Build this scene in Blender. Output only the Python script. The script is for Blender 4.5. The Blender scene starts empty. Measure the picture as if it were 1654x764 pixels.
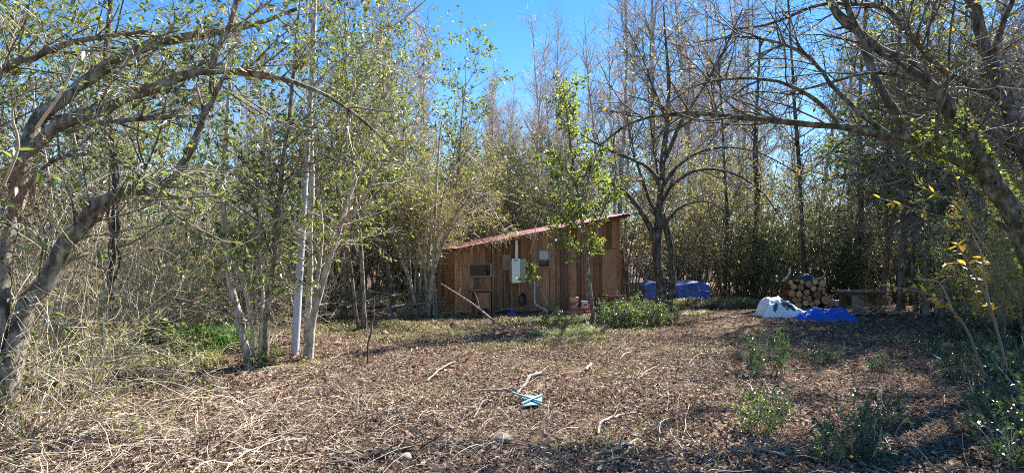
import bpy, math, random
import numpy as np
from mathutils import Vector, noise as mnoise

# ------------------------------------------------------------------ camera, world, sun, exposure
scene = bpy.context.scene
COL = scene.collection
random.seed(5)
CAM_H, FPX, CX, CY, PITCH = 1.6, 985.0, 827.0, 382.0, math.atan(29 / 985.0)
cam_d = bpy.data.cameras.new('camera')
cam_d.sensor_width = 36.0
cam_d.lens = 36.0 * FPX / 1654.0
cam_d.clip_start = 0.05
cam_d.clip_end = 2000
cam = bpy.data.objects.new('camera', cam_d)
cam.location = (0, 0, CAM_H)
cam.rotation_euler = (math.pi / 2 + PITCH, 0, 0)
COL.objects.link(cam)
scene.camera = cam

SUN_AZ, SUN_EL = math.radians(44), math.radians(45)     # azimuth clockwise from +Y (view direction)
world = bpy.data.worlds.new('World')
scene.world = world
world.use_nodes = True
wn = world.node_tree
sky = wn.nodes.new('ShaderNodeTexSky')
sky.sky_type = 'NISHITA'
sky.sun_disc = False
sky.sun_elevation = SUN_EL
sky.sun_rotation = SUN_AZ
sky.altitude = 100
sky.air_density = 1.0
sky.dust_density = 0.0
sky.ozone_density = 3.0
bg = wn.nodes['Background']
bg.inputs['Strength'].default_value = 0.062
hsv = wn.nodes.new('ShaderNodeHueSaturation')      # the clear azure of the whole sky
hsv.inputs['Hue'].default_value = 0.503
hsv.inputs['Saturation'].default_value = 1.3
wn.links.new(sky.outputs['Color'], hsv.inputs['Color'])
wn.links.new(hsv.outputs['Color'], bg.inputs['Color'])

sun_d = bpy.data.lights.new('sun', 'SUN')
sun_d.energy = 5.0
sun_d.angle = math.radians(0.5)
sun_d.color = (1.0, 0.955, 0.90)
sun = bpy.data.objects.new('sun', sun_d)
sdir = Vector((math.sin(SUN_AZ) * math.cos(SUN_EL), math.cos(SUN_AZ) * math.cos(SUN_EL), math.sin(SUN_EL)))
sun.rotation_euler = sdir.to_track_quat('Z', 'Y').to_euler()
sun.location = (10, 20, 25)
COL.objects.link(sun)

scene.view_settings.view_transform = 'Standard'
scene.view_settings.look = 'None'
scene.view_settings.gamma = 1
scene.view_settings.exposure = 1.98
scene.render.engine = 'CYCLES'
scene.cycles.max_bounces = 6
scene.cycles.diffuse_bounces = 4
scene.cycles.transmission_bounces = 4
scene.cycles.glossy_bounces = 2
scene.cycles.transparent_max_bounces = 4
scene.cycles.filter_width = 1.0
scene.cycles.use_denoising = False
scene.cycles.use_adaptive_sampling = False
scene.cycles.sample_clamp_indirect = 4.0
scene.cycles.sample_clamp_direct = 6.0

# ------------------------------------------------------------------ helpers
def at(px, py, Y):
    """world point at world-depth Y seen at photo pixel (px, py)"""
    u, v = (px - CX) / FPX, (CY - py) / FPX
    cp, sp = math.cos(PITCH), math.sin(PITCH)
    dy, dz = cp - v * sp, sp + v * cp
    t = Y / dy
    return np.array((u * t, Y, CAM_H + dz * t))

def gx(px, Y):
    return (px - CX) / FPX * Y

def sm(a, b, x):
    t = np.clip((x - a) / (b - a), 0, 1)
    return t * t * (3 - 2 * t)

def gh(x, y):
    """ground height"""
    x = np.asarray(x, float); y = np.asarray(y, float)
    h = 0.030 * np.sin(1.3 * x + 0.6 * y + 1.0) * np.sin(0.9 * y - 0.5 * x + 2.0)
    h = h + 0.016 * np.sin(3.1 * x - 1.7 * y) * np.cos(2.7 * y + 1.1 * x)
    h = h + 0.008 * np.sin(7.3 * x + 2.2 * y + 0.4) * np.cos(6.1 * y - 3.0 * x)
    # dug trench in front of the wood pile, bank of spoil behind it
    e = ((x - 6.6) / 1.75) ** 2 + ((y - 18.3 - 0.05 * (x - 6.6)) / 0.75) ** 2
    h = h - 0.55 * (1 - sm(0.78, 1.04, e))
    h = h + 0.16 * np.exp(-(((x - 6.3) / 2.2) ** 2 + ((y - 19.7) / 0.55) ** 2))
    # slightly raised mound under thicket edge at the left
    h = h + 0.10 * sm(-2.5, -6.5, x) * sm(9.0, 11.0, y) * sm(24, 14, y)
    return h

def gz(x, y):
    return float(gh(x, y))

class Geo:
    def __init__(self):
        self.v = []; self.f = []; self.m = []; self.n = 0
    def add(self, v, f, m=0):
        v = np.asarray(v, np.float32).reshape(-1, 3); f = np.asarray(f, np.int32)
        if len(f) == 0:
            return
        self.v.append(v); self.f.append(f + self.n); self.n += len(v)
        self.m.append(np.full(len(f), m, np.int32))
    def mesh(self, name, mats, smooth=True):
        me = bpy.data.meshes.new(name)
        for mt in mats:
            me.materials.append(mt)
        if not self.v:
            return me
        v = np.concatenate(self.v)
        loops = np.concatenate([f.ravel() for f in self.f])
        tot = np.concatenate([np.full(len(f), f.shape[1], np.int32) for f in self.f])
        start = np.concatenate(([0], np.cumsum(tot)[:-1])).astype(np.int32)
        me.vertices.add(len(v)); me.vertices.foreach_set('co', v.ravel())
        me.loops.add(len(loops)); me.loops.foreach_set('vertex_index', loops)
        me.polygons.add(len(tot)); me.polygons.foreach_set('loop_start', start)
        me.polygons.foreach_set('material_index', np.concatenate(self.m))
        me.polygons.foreach_set('use_smooth', np.full(len(tot), smooth))
        me.update(calc_edges=True)
        me.validate()
        return me

def nrm(a):
    return a / np.maximum(np.linalg.norm(a, axis=-1, keepdims=True), 1e-9)

def tubes(geo, P, R, S, m=0, cap=False):
    P = np.asarray(P, float); R = np.asarray(R, float)
    n, K, _ = P.shape
    T = np.empty_like(P)
    T[:, 1:-1] = P[:, 2:] - P[:, :-2]
    T[:, 0] = P[:, 1] - P[:, 0]; T[:, -1] = P[:, -1] - P[:, -2]
    T = nrm(T)
    ax = np.argmin(np.abs(T.mean(1)), axis=1)
    ref = np.eye(3)[ax][:, None, :]
    U = nrm(np.cross(T, ref)); V = np.cross(T, U)
    a = np.arange(S) * 2 * math.pi / S
    ring = P[:, :, None, :] + R[:, :, None, None] * (np.cos(a)[None, None, :, None] * U[:, :, None, :] + np.sin(a)[None, None, :, None] * V[:, :, None, :])
    idx = np.arange(n * K * S).reshape(n, K, S)
    A = idx[:, :-1, :]; B = idx[:, 1:, :]
    f = np.stack([A, np.roll(A, -1, 2), np.roll(B, -1, 2), B], -1).reshape(-1, 4)
    geo.add(ring.reshape(-1, 3), f, m)
    if cap:
        for i in range(n):
            for k, rev in ((0, 1), (K - 1, 0)):
                r_ = ring[i, k]; c = P[i, k]
                vv = np.vstack([r_, c[None]])
                ff = [(j, (j + 1) % S, S) if not rev else ((j + 1) % S, j, S) for j in range(S)]
                geo.add(vv, ff, m)

def grow(g, P0, D0, L, K, curl=0.2, trop=(0, 0, 0)):
    n = len(P0); P = np.empty((n, K, 3)); P[:, 0] = P0
    d = nrm(np.asarray(D0, float)); tr = np.asarray(trop, float)
    for k in range(1, K):
        d = nrm(d + curl * g.normal(size=(n, 3)) + tr)
        P[:, k] = P[:, k - 1] + d * (np.asarray(L)[:, None] / (K - 1))
    return P

def spawn(g, P, R, n, t0, t1, a0, a1, up=0.0):
    """n child starts on the paths P: position, direction, radius, t"""
    N, K, _ = P.shape
    seg = np.linalg.norm(P[:, 1:] - P[:, :-1], axis=2).sum(1)
    i = g.choice(N, n, p=seg / seg.sum())
    t = t0 + (t1 - t0) * g.random(n)
    s = t * (K - 1); k = np.minimum(s.astype(int), K - 2); w = (s - k)[:, None]
    p = P[i, k] * (1 - w) + P[i, k + 1] * w
    T = nrm(P[i, k + 1] - P[i, k])
    r = R[i, k] * (1 - w[:, 0]) + R[i, k + 1] * w[:, 0]
    q = g.normal(size=(n, 3)); q = nrm(q - (q * T).sum(1, keepdims=True) * T)
    a = a0 + (a1 - a0) * g.random(n)
    d = T * np.cos(a)[:, None] + q * np.sin(a)[:, None]
    d[:, 2] += up
    return p, nrm(d), r, t

def leaves(geo, g, p, d, size, m=0, wid=0.45, flat=0.6, droop=0.15, fold=0.12):
    """one folded quad a leaf"""
    n = len(p)
    if n == 0:
        return
    d = nrm(d + np.array((0, 0, -droop)))
    up = nrm(g.normal(size=(n, 3)) * (1 - flat) + np.array((0, 0, 1.0)) * flat)
    s = nrm(np.cross(d, up)); nn = np.cross(s, d)
    L = (np.asarray(size) * np.ones(n))[:, None]
    W = L * wid * (0.8 + 0.4 * g.random((n, 1)))
    mid = p + d * L * 0.45
    v = np.stack([p, mid + s * W * 0.5 + nn * L * fold, p + d * L - nn * L * 0.10, mid - s * W * 0.5 + nn * L * fold], 1)
    f = np.arange(n * 4).reshape(n, 4)
    geo.add(v.reshape(-1, 3), f, m)

def cat_rom(pts, K):
    """smooth resample of control rows (any columns)"""
    p = np.asarray(pts, float); n = len(p)
    if n == 2:
        return p[0] + (p[1] - p[0]) * np.linspace(0, 1, K)[:, None]
    e = np.vstack([2 * p[0] - p[1], p, 2 * p[-1] - p[-2]])
    out = []
    for s in np.linspace(0, n - 1, K):
        k = min(int(s), n - 2); t = s - k
        a, b, c, d = e[k], e[k + 1], e[k + 2], e[k + 3]
        out.append(0.5 * (2 * b + (c - a) * t + (2 * a - 5 * b + 4 * c - d) * t * t + (3 * b - a - 3 * c + d) * t ** 3))
    return np.array(out)

def limb(rows, K=None, g=None, wob=0.0):
    """rows of (px, py, Y, width_px) -> path and radii in metres"""
    q = []
    for px, py, Y, w in rows:
        q.append(list(at(px, py, Y)) + [w * Y / FPX * 0.42])
    K = K or max(5, 3 * len(rows))
    c = cat_rom(q, K)
    P, R = c[:, :3], np.maximum(c[:, 3], 0.0015)
    if g is not None and wob:
        t_ = np.arange(K)
        for fr, am in ((0.55, 0.26), (1.25, 0.13)):
            ph = g.random((3,)) * 6.28
            P = P + R[:, None] * am * np.sin(t_[:, None] * fr + ph[None]) * sm(0, 3, t_)[:, None]
        P[1:] += g.normal(size=(K - 1, 3)) * (R[1:, None] * wob)
        R = R * (1 + 0.10 * np.sin(t_ * 0.9 + g.random() * 6) + 0.06 * g.normal(size=K))
    return P, R

def put(name, me, parent=None, loc=None, rot=None, scale=None):
    o = bpy.data.objects.new(name, me)
    COL.objects.link(o)
    if parent is not None:
        o.parent = parent
    if loc is not None:
        o.location = loc
    if rot is not None:
        o.rotation_euler = rot if not isinstance(rot, (int, float)) else (0, 0, rot)
    if scale is not None:
        o.scale = scale if not isinstance(scale, (int, float)) else (scale,) * 3
    return o

def tag(o, label, cat=None, group=None, kind=None):
    o['label'] = label
    if cat: o['category'] = cat
    if group: o['group'] = group
    if kind: o['kind'] = kind
    return o

def thing(name, label, cat, loc=(0, 0, 0), rot=0, group=None, scale=None):
    return tag(put(name, None, None, loc, rot, scale), label, cat, group)

def box_mesh(name, sx, sy, sz, mat, bev=0.0, origin='c', jit=0.0, g=None):
    """box, centred (c) or standing on its base (b), with a small chamfer"""
    import bmesh
    bm = bmesh.new()
    bmesh.ops.create_cube(bm, size=1)
    for v in bm.verts:
        v.co.x *= sx; v.co.y *= sy; v.co.z *= sz
        if origin == 'b':
            v.co.z += sz / 2
        if jit:
            v.co += Vector((random.uniform(-jit, jit), random.uniform(-jit, jit), random.uniform(-jit, jit)))
    if bev:
        bmesh.ops.bevel(bm, geom=list(bm.edges), offset=bev, segments=1, affect='EDGES')
    me = bpy.data.meshes.new(name); bm.to_mesh(me); bm.free()
    me.materials.append(mat)
    return me

# ------------------------------------------------------------------ materials
def new_mat(name):
    m = bpy.data.materials.new(name); m.use_nodes = True
    nt = m.node_tree; nt.nodes.clear()
    out = nt.nodes.new('ShaderNodeOutputMaterial')
    return m, nt, out

def ramp(nt, fac, cols, interp='LINEAR'):
    r = nt.nodes.new('ShaderNodeValToRGB')
    el = r.color_ramp.elements
    el[0].position, el[0].color = cols[0][0], (*cols[0][1], 1)
    el[1].position, el[1].color = cols[-1][0], (*cols[-1][1], 1)
    for p_, c_ in cols[1:-1]:
        e = el.new(p_); e.color = (*c_, 1)
    r.color_ramp.interpolation = interp
    nt.links.new(fac, r.inputs[0])
    return r.outputs[0]

def noise_tex(nt, scale, detail=4, rough=0.6, vec=None, stretch=None):
    tc = nt.nodes.new('ShaderNodeTexCoord')
    src = vec or tc.outputs['Object']
    if stretch:
        mp = nt.nodes.new('ShaderNodeMapping'); mp.inputs['Scale'].default_value = stretch
        nt.links.new(src, mp.inputs[0]); src = mp.outputs[0]
    n = nt.nodes.new('ShaderNodeTexNoise')
    n.inputs['Scale'].default_value = scale; n.inputs['Detail'].default_value = detail; n.inputs['Roughness'].default_value = rough
    nt.links.new(src, n.inputs['Vector'])
    return n.outputs['Fac']

def leaf_mat(name, cols, rough=0.45, trans=0.45, spec=0.5, tint=1.25, tc=(1.15, 1.25, 0.55)):
    """thin leaf: each leaf its own hue, light comes through"""
    m, nt, out = new_mat(name)
    geo = nt.nodes.new('ShaderNodeNewGeometry')
    k = len(cols)
    c = ramp(nt, geo.outputs['Random Per Island'], [(i / (k - 1), c_) for i, c_ in enumerate(cols)])
    b = nt.nodes.new('ShaderNodeBsdfPrincipled')
    b.inputs['Roughness'].default_value = rough
    b.inputs['Specular IOR Level'].default_value = spec
    nt.links.new(c, b.inputs['Base Color'])
    t = nt.nodes.new('ShaderNodeBsdfTranslucent')
    mx = nt.nodes.new('ShaderNodeMix'); mx.data_type = 'RGBA'; mx.blend_type = 'MULTIPLY'
    mx.inputs[0].default_value = 1.0
    nt.links.new(c, mx.inputs[6]); mx.inputs[7].default_value = (tc[0] * tint, tc[1] * tint, tc[2] * tint, 1)
    nt.links.new(mx.outputs[2], t.inputs['Color'])
    s = nt.nodes.new('ShaderNodeMixShader'); s.inputs[0].default_value = trans
    nt.links.new(b.outputs[0], s.inputs[1]); nt.links.new(t.outputs[0], s.inputs[2])
    nt.links.new(s.outputs[0], out.inputs[0])
    return m

def bark_mat(name, c0, c1, c2, scale=14, stretch=(1, 1, 0.45), bump=0.7):
    m, nt, out = new_mat(name)
    n1 = noise_tex(nt, scale, 6, 0.7, stretch=stretch)
    c = ramp(nt, n1, [(0.38, c0), (0.5, c1), (0.63, c2)])
    b = nt.nodes.new('ShaderNodeBsdfPrincipled')
    b.inputs['Roughness'].default_value = 0.85; b.inputs['Specular IOR Level'].default_value = 0.2
    nt.links.new(c, b.inputs['Base Color'])
    bp = nt.nodes.new('ShaderNodeBump'); bp.inputs['Strength'].default_value = bump; bp.inputs['Distance'].default_value = 0.02
    nt.links.new(noise_tex(nt, scale * 4, 5, 0.7, stretch=stretch), bp.inputs['Height'])
    nt.links.new(bp.outputs[0], b.inputs['Normal'])
    nt.links.new(b.outputs[0], out.inputs[0])
    return m

def twig_mat(name, cols, rough=0.7):
    m, nt, out = new_mat(name)
    geo = nt.nodes.new('ShaderNodeNewGeometry')
    k = len(cols)
    c = ramp(nt, geo.outputs['Random Per Island'], [(i / (k - 1), c_) for i, c_ in enumerate(cols)])
    b = nt.nodes.new('ShaderNodeBsdfPrincipled')
    b.inputs['Roughness'].default_value = rough; b.inputs['Specular IOR Level'].default_value = 0.35
    nt.links.new(c, b.inputs['Base Color']); nt.links.new(b.outputs[0], out.inputs[0])
    return m

def plain_mat(name, col, rough=0.6, var=0.25, scale=6, spec=0.4, metal=0.0, bump=0.0, stretch=None, objvar=0.0):
    m, nt, out = new_mat(name)
    n1 = noise_tex(nt, scale, 5, 0.65, stretch=stretch)
    lo = tuple(x * (1 - var) for x in col); hi = tuple(min(1, x * (1 + var)) for x in col)
    c = ramp(nt, n1, [(0.3, lo), (0.7, hi)])
    b = nt.nodes.new('ShaderNodeBsdfPrincipled')
    if objvar:
        oi = nt.nodes.new('ShaderNodeObjectInfo')
        r = ramp(nt, oi.outputs['Random'], [(0.0, (1 - objvar,) * 3), (0.5, (1, 1 - objvar * 0.25, 1 - objvar * 0.4)), (1.0, (1 + objvar * 0.6, 1 + objvar * 0.6, 1 + objvar * 0.6))])
        mx = nt.nodes.new('ShaderNodeMix'); mx.data_type = 'RGBA'; mx.blend_type = 'MULTIPLY'; mx.inputs[0].default_value = 1
        nt.links.new(c, mx.inputs[6]); nt.links.new(r, mx.inputs[7]); c = mx.outputs[2]
    nt.links.new(c, b.inputs['Base Color'])
    b.inputs['Roughness'].default_value = rough; b.inputs['Specular IOR Level'].default_value = spec; b.inputs['Metallic'].default_value = metal
    if bump:
        bp = nt.nodes.new('ShaderNodeBump'); bp.inputs['Strength'].default_value = bump; bp.inputs['Distance'].default_value = 0.01
        nt.links.new(n1, bp.inputs['Height']); nt.links.new(bp.outputs[0], b.inputs['Normal'])
    nt.links.new(b.outputs[0], out.inputs[0])
    return m

M = {}
M['bark_grey'] = bark_mat('bark_grey', (0.055, 0.048, 0.034), (0.165, 0.14, 0.105), (0.34, 0.31, 0.25))
M['bark_dark'] = bark_mat('bark_dark', (0.030, 0.025, 0.020), (0.085, 0.070, 0.055), (0.20, 0.18, 0.14))
M['bark_pale'] = bark_mat('bark_pale', (0.20, 0.17, 0.13), (0.40, 0.35, 0.27), (0.60, 0.54, 0.43))
M['bark_stick'] = bark_mat('bark_stick', (0.12, 0.10, 0.08), (0.25, 0.215, 0.17), (0.40, 0.36, 0.30))
M['bark_bare'] = bark_mat('bark_bare', (0.16, 0.135, 0.12), (0.36, 0.31, 0.285), (0.58, 0.53, 0.49), scale=3)
M['bark_mossy'] = bark_mat('bark_mossy', (0.035, 0.032, 0.022), (0.09, 0.082, 0.058), (0.23, 0.22, 0.165))
M['twig_grey'] = twig_mat('twig_grey', [(0.08, 0.06, 0.045), (0.26, 0.21, 0.15), (0.42, 0.36, 0.27), (0.52, 0.47, 0.38)])
M['twig_dark'] = twig_mat('twig_dark', [(0.045, 0.036, 0.028), (0.12, 0.095, 0.075), (0.24, 0.20, 0.16)])
M['twig_mid'] = twig_mat('twig_mid', [(0.10, 0.08, 0.06), (0.24, 0.195, 0.15), (0.40, 0.34, 0.28)])
M['twig_bare'] = twig_mat('twig_bare', [(0.26, 0.215, 0.20), (0.42, 0.365, 0.345), (0.58, 0.52, 0.50)])
M['twig_dry'] = twig_mat('twig_dry', [(0.15, 0.105, 0.065), (0.36, 0.28, 0.18), (0.54, 0.46, 0.33), (0.60, 0.54, 0.42)])
M['leaf_olive'] = leaf_mat('leaf_olive', [(0.055, 0.075, 0.028), (0.11, 0.135, 0.05), (0.16, 0.175, 0.065), (0.21, 0.20, 0.085), (0.25, 0.19, 0.085)], rough=0.36, spec=0.6)
M['leaf_green'] = leaf_mat('leaf_green', [(0.05, 0.08, 0.028), (0.09, 0.13, 0.042), (0.14, 0.18, 0.055), (0.20, 0.22, 0.07)], rough=0.36, spec=0.6)
M['leaf_bright'] = leaf_mat('leaf_bright', [(0.08, 0.12, 0.028), (0.15, 0.19, 0.05), (0.22, 0.25, 0.07), (0.28, 0.28, 0.09)], trans=0.5, rough=0.38)
M['leaf_dark'] = leaf_mat('leaf_dark', [(0.06, 0.085, 0.042), (0.095, 0.125, 0.06), (0.14, 0.17, 0.08)], rough=0.30, trans=0.22, spec=0.7)
M['leaf_glossy'] = leaf_mat('leaf_glossy', [(0.04, 0.075, 0.035), (0.06, 0.10, 0.05), (0.09, 0.13, 0.05)], rough=0.32, trans=0.25, spec=0.7)
M['leaf_tan'] = leaf_mat('leaf_tan', [(0.22, 0.17, 0.095), (0.30, 0.25, 0.14), (0.27, 0.26, 0.12), (0.17, 0.18, 0.075), (0.33, 0.27, 0.17)], rough=0.45, tc=(1.15, 1.12, 0.65))
M['leaf_yellow'] = leaf_mat('leaf_yellow', [(0.45, 0.30, 0.03), (0.55, 0.40, 0.05), (0.50, 0.22, 0.03)], trans=0.5, tint=0.9)
M['leaf_orange'] = leaf_mat('leaf_orange', [(0.40, 0.12, 0.03), (0.48, 0.20, 0.04), (0.50, 0.33, 0.06), (0.33, 0.08, 0.04)], trans=0.5, tint=0.9)
M['litter'] = leaf_mat('litter', [(0.075, 0.050, 0.036), (0.165, 0.115, 0.083), (0.27, 0.195, 0.145), (0.39, 0.30, 0.225), (0.15, 0.11, 0.083), (0.22, 0.145, 0.10), (0.47, 0.38, 0.295)], rough=0.8, trans=0.15, spec=0.12, tint=0.8, tc=(1.2, 1.0, 0.7))
M['straw'] = twig_mat('straw', [(0.24, 0.175, 0.115), (0.38, 0.305, 0.215), (0.54, 0.46, 0.345), (0.20, 0.13, 0.085)])
M['reed'] = twig_mat('reed', [(0.16, 0.06, 0.03), (0.34, 0.17, 0.09), (0.48, 0.32, 0.2)])
M['grass'] = leaf_mat('grass', [(0.11, 0.16, 0.04), (0.20, 0.25, 0.08), (0.32, 0.32, 0.15), (0.42, 0.37, 0.21), (0.46, 0.40, 0.25)], trans=0.35, tint=0.9)
M['grass_lush'] = leaf_mat('grass_lush', [(0.05, 0.12, 0.03), (0.08, 0.18, 0.045), (0.12, 0.23, 0.06)], trans=0.4)

def ground_mat():
    m, nt, out = new_mat('ground')
    tc = nt.nodes.new('ShaderNodeTexCoord')
    n1 = noise_tex(nt, 22, 8, 0.75, tc.outputs['Object'])
    c1 = ramp(nt, n1, [(0.30, (0.035, 0.022, 0.015)), (0.48, (0.095, 0.060, 0.040)), (0.62, (0.17, 0.115, 0.078)), (0.75, (0.25, 0.18, 0.125))])
    n2 = noise_tex(nt, 0.55, 4, 0.6, tc.outputs['Object'])
    n3 = noise_tex(nt, 60, 4, 0.7, tc.outputs['Object'])
    c2 = ramp(nt, n3, [(0.3, (0.085, 0.075, 0.035)), (0.7, (0.25, 0.22, 0.12))])
    f = nt.nodes.new('ShaderNodeMapRange'); f.inputs[1].default_value = 0.56; f.inputs[2].default_value = 0.70
    f.inputs[4].default_value = 0.75
    nt.links.new(n2, f.inputs[0])
    mx = nt.nodes.new('ShaderNodeMix'); mx.data_type = 'RGBA'
    nt.links.new(f.outputs[0], mx.inputs[0]); nt.links.new(c1, mx.inputs[6]); nt.links.new(c2, mx.inputs[7])
    b = nt.nodes.new('ShaderNodeBsdfPrincipled'); b.inputs['Roughness'].default_value = 0.95; b.inputs['Specular IOR Level'].default_value = 0.1
    nt.links.new(mx.outputs[2], b.inputs['Base Color'])
    bp = nt.nodes.new('ShaderNodeBump'); bp.inputs['Strength'].default_value = 0.8; bp.inputs['Distance'].default_value = 0.03
    nt.links.new(n1, bp.inputs['Height']); nt.links.new(bp.outputs[0], b.inputs['Normal'])
    nt.links.new(b.outputs[0], out.inputs[0])
    return m
M['ground'] = ground_mat()
M['soil_shade'] = plain_mat('soil_shade', (0.06, 0.042, 0.03), 0.95, 0.5, 18, 0.1)  # dug earth, colour darkened to stand in for shade in the trench
M['plank'] = plain_mat('plank', (0.325, 0.18, 0.10), 0.8, 0.5, 8, 0.25, bump=0.6, stretch=(5, 5, 0.4), objvar=0.5)
M['panel'] = plain_mat('panel', (0.38, 0.215, 0.12), 0.75, 0.2, 4, 0.25, bump=0.2, stretch=(3, 3, 0.8), objvar=0.1)
M['old_wood'] = plain_mat('old_wood', (0.17, 0.11, 0.07), 0.85, 0.4, 8, 0.2, bump=0.5, stretch=(1, 5, 5), objvar=0.3)
M['grey_wood'] = plain_mat('grey_wood', (0.27, 0.21, 0.16), 0.85, 0.35, 8, 0.2, bump=0.5, stretch=(1, 5, 5), objvar=0.25)
M['dark_gap'] = plain_mat('dark_gap', (0.03, 0.022, 0.016), 0.95, 0.4, 6, 0.1)
M['roof_metal'] = plain_mat('roof_metal', (0.40, 0.19, 0.17), 0.45, 0.3, 2.2, 0.5, metal=0.15)
M['fascia'] = plain_mat('fascia', (0.13, 0.035, 0.03), 0.6, 0.25, 8, 0.4)
M['white_paint'] = plain_mat('white_paint', (0.78, 0.78, 0.75), 0.35, 0.05, 5, 0.5)
M['grey_panel'] = plain_mat('grey_panel', (0.50, 0.49, 0.45), 0.5, 0.12, 8, 0.4)
M['heater_grey'] = plain_mat('heater_grey', (0.33, 0.32, 0.28), 0.5, 0.15, 8, 0.4)
M['pvc_grey'] = plain_mat('pvc_grey', (0.46, 0.46, 0.50), 0.4, 0.12, 3, 0.5)
M['pvc_pole'] = plain_mat('pvc_pole', (0.40, 0.40, 0.47), 0.45, 0.15, 4, 0.4, metal=0.1)
M['steel'] = plain_mat('steel', (0.55, 0.55, 0.55), 0.35, 0.15, 6, 0.5, metal=0.7)
M['black'] = plain_mat('black', (0.02, 0.02, 0.022), 0.6, 0.3, 8)
M['orange_lid'] = plain_mat('orange_lid', (0.85, 0.24, 0.03), 0.45, 0.1, 6)
M['bucket'] = plain_mat('bucket', (0.74, 0.72, 0.70), 0.4, 0.10, 9)
M['bucket_print'] = plain_mat('bucket_print', (0.50, 0.10, 0.07), 0.45, 0.2, 30)
M['brick'] = plain_mat('brick', (0.50, 0.20, 0.13), 0.9, 0.25, 14, 0.2, bump=0.3, objvar=0.2)
M['crate_red'] = plain_mat('crate_red', (0.22, 0.07, 0.06), 0.6, 0.25, 8)
M['blue_plastic'] = plain_mat('blue_plastic', (0.02, 0.06, 0.42), 0.38, 0.18, 9, 0.5)
M['tarp_blue'] = plain_mat('tarp_blue', (0.012, 0.085, 0.50), 0.33, 0.25, 9, 0.5, bump=0.15)
M['tarp_faded'] = plain_mat('tarp_faded', (0.09, 0.145, 0.42), 0.5, 0.22, 5, 0.4, bump=0.15)
M['crate_teal'] = plain_mat('crate_teal', (0.17, 0.32, 0.37), 0.45, 0.15, 9, 0.45)
M['navy'] = plain_mat('navy', (0.02, 0.045, 0.10), 0.5, 0.2, 9, 0.45)
M['stone'] = plain_mat('stone', (0.24, 0.20, 0.16), 0.9, 0.4, 9, 0.2, bump=0.5, objvar=0.3)
M['stone_dark'] = plain_mat('stone_dark', (0.14, 0.115, 0.09), 0.9, 0.4, 9, 0.2, bump=0.5, objvar=0.3)
M['log_bark'] = plain_mat('log_bark', (0.12, 0.075, 0.045), 0.9, 0.5, 22, 0.15, bump=0.6, objvar=0.3)
M['log_end'] = plain_mat('log_end', (0.47, 0.29, 0.16), 0.8, 0.45, 16, 0.2, objvar=0.6)

def glass_mat():
    m, nt, out = new_mat('window_glass')
    b = nt.nodes.new('ShaderNodeBsdfPrincipled')
    b.inputs['Base Color'].default_value = (0.008, 0.012, 0.011, 1); b.inputs['Roughness'].default_value = 0.04
    b.inputs['Specular IOR Level'].default_value = 0.55
    nt.links.new(b.outputs[0], out.inputs[0])
    return m
M['glass'] = glass_mat()

def sack_mat():
    """white woven sack with a printed teal leaf pattern"""
    m, nt, out = new_mat('printed_sack')
    tc = nt.nodes.new('ShaderNodeTexCoord')
    b = nt.nodes.new('ShaderNodeBsdfPrincipled'); b.inputs['Roughness'].default_value = 0.45
    def blob(cx, cz, sx, sz, ang):
        mp = nt.nodes.new('ShaderNodeMapping'); mp.vector_type = 'TEXTURE'
        mp.inputs['Location'].default_value = (cx, -0.2, cz); mp.inputs['Scale'].default_value = (sx, 3.0, sz); mp.inputs['Rotation'].default_value = (0, ang, 0)
        nt.links.new(tc.outputs['Object'], mp.inputs[0])
        ns = nt.nodes.new('ShaderNodeTexNoise'); ns.inputs['Scale'].default_value = 14; ns.inputs['Detail'].default_value = 3
        nt.links.new(tc.outputs['Object'], ns.inputs['Vector'])
        ln = nt.nodes.new('ShaderNodeVectorMath'); ln.operation = 'LENGTH'; nt.links.new(mp.outputs[0], ln.inputs[0])
        ad = nt.nodes.new('ShaderNodeMath'); ad.operation = 'MULTIPLY_ADD'; ad.inputs[1].default_value = 1.5; ad.inputs[2].default_value = -0.75
        nt.links.new(ns.outputs['Fac'], ad.inputs[0])
        sb = nt.nodes.new('ShaderNodeMath'); sb.operation = 'ADD'; nt.links.new(ln.outputs['Value'], sb.inputs[0]); nt.links.new(ad.outputs[0], sb.inputs[1])
        lt = nt.nodes.new('ShaderNodeMath'); lt.operation = 'LESS_THAN'; lt.inputs[1].default_value = 1.0; nt.links.new(sb.outputs[0], lt.inputs[0])
        return lt.outputs[0]
    col = None
    for (cx, cz, sx, sz, an, c) in [(-0.02, 0.34, 0.15, 0.12, 0.5, (0.01, 0.10, 0.13)), (0.13, 0.24, 0.10, 0.05, 0.6, (0.01, 0.09, 0.12)),
                                    (-0.33, 0.26, 0.055, 0.13, 0.3, (0.01, 0.12, 0.17)), (-0.03, 0.27, 0.05, 0.035, 0, (0.45, 0.25, 0.14))]:
        f = blob(cx, cz, sx, sz, an)
        mx = nt.nodes.new('ShaderNodeMix'); mx.data_type = 'RGBA'
        nt.links.new(f, mx.inputs[0]); mx.inputs[7].default_value = (*c, 1)
        if col is None:
            mx.inputs[6].default_value = (0.80, 0.82, 0.86, 1)
        else:
            nt.links.new(col, mx.inputs[6])
        col = mx.outputs[2]
    nt.links.new(col, b.inputs['Base Color'])
    nt.links.new(b.outputs[0], out.inputs[0])
    return m
M['sack'] = sack_mat()

# ------------------------------------------------------------------ ground
def spread(a, b, step, far_a, far_b, grow_=1.25):
    mid = list(np.arange(a, b + 1e-6, step))
    lo, s = [], step
    x = a
    while x > far_a:
        s *= grow_; x -= s; lo.append(max(x, far_a))
    hi, s, x = [], step, b
    while x < far_b:
        s *= grow_; x += s; hi.append(min(x, far_b))
    return np.array(lo[::-1] + mid + hi)

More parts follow.
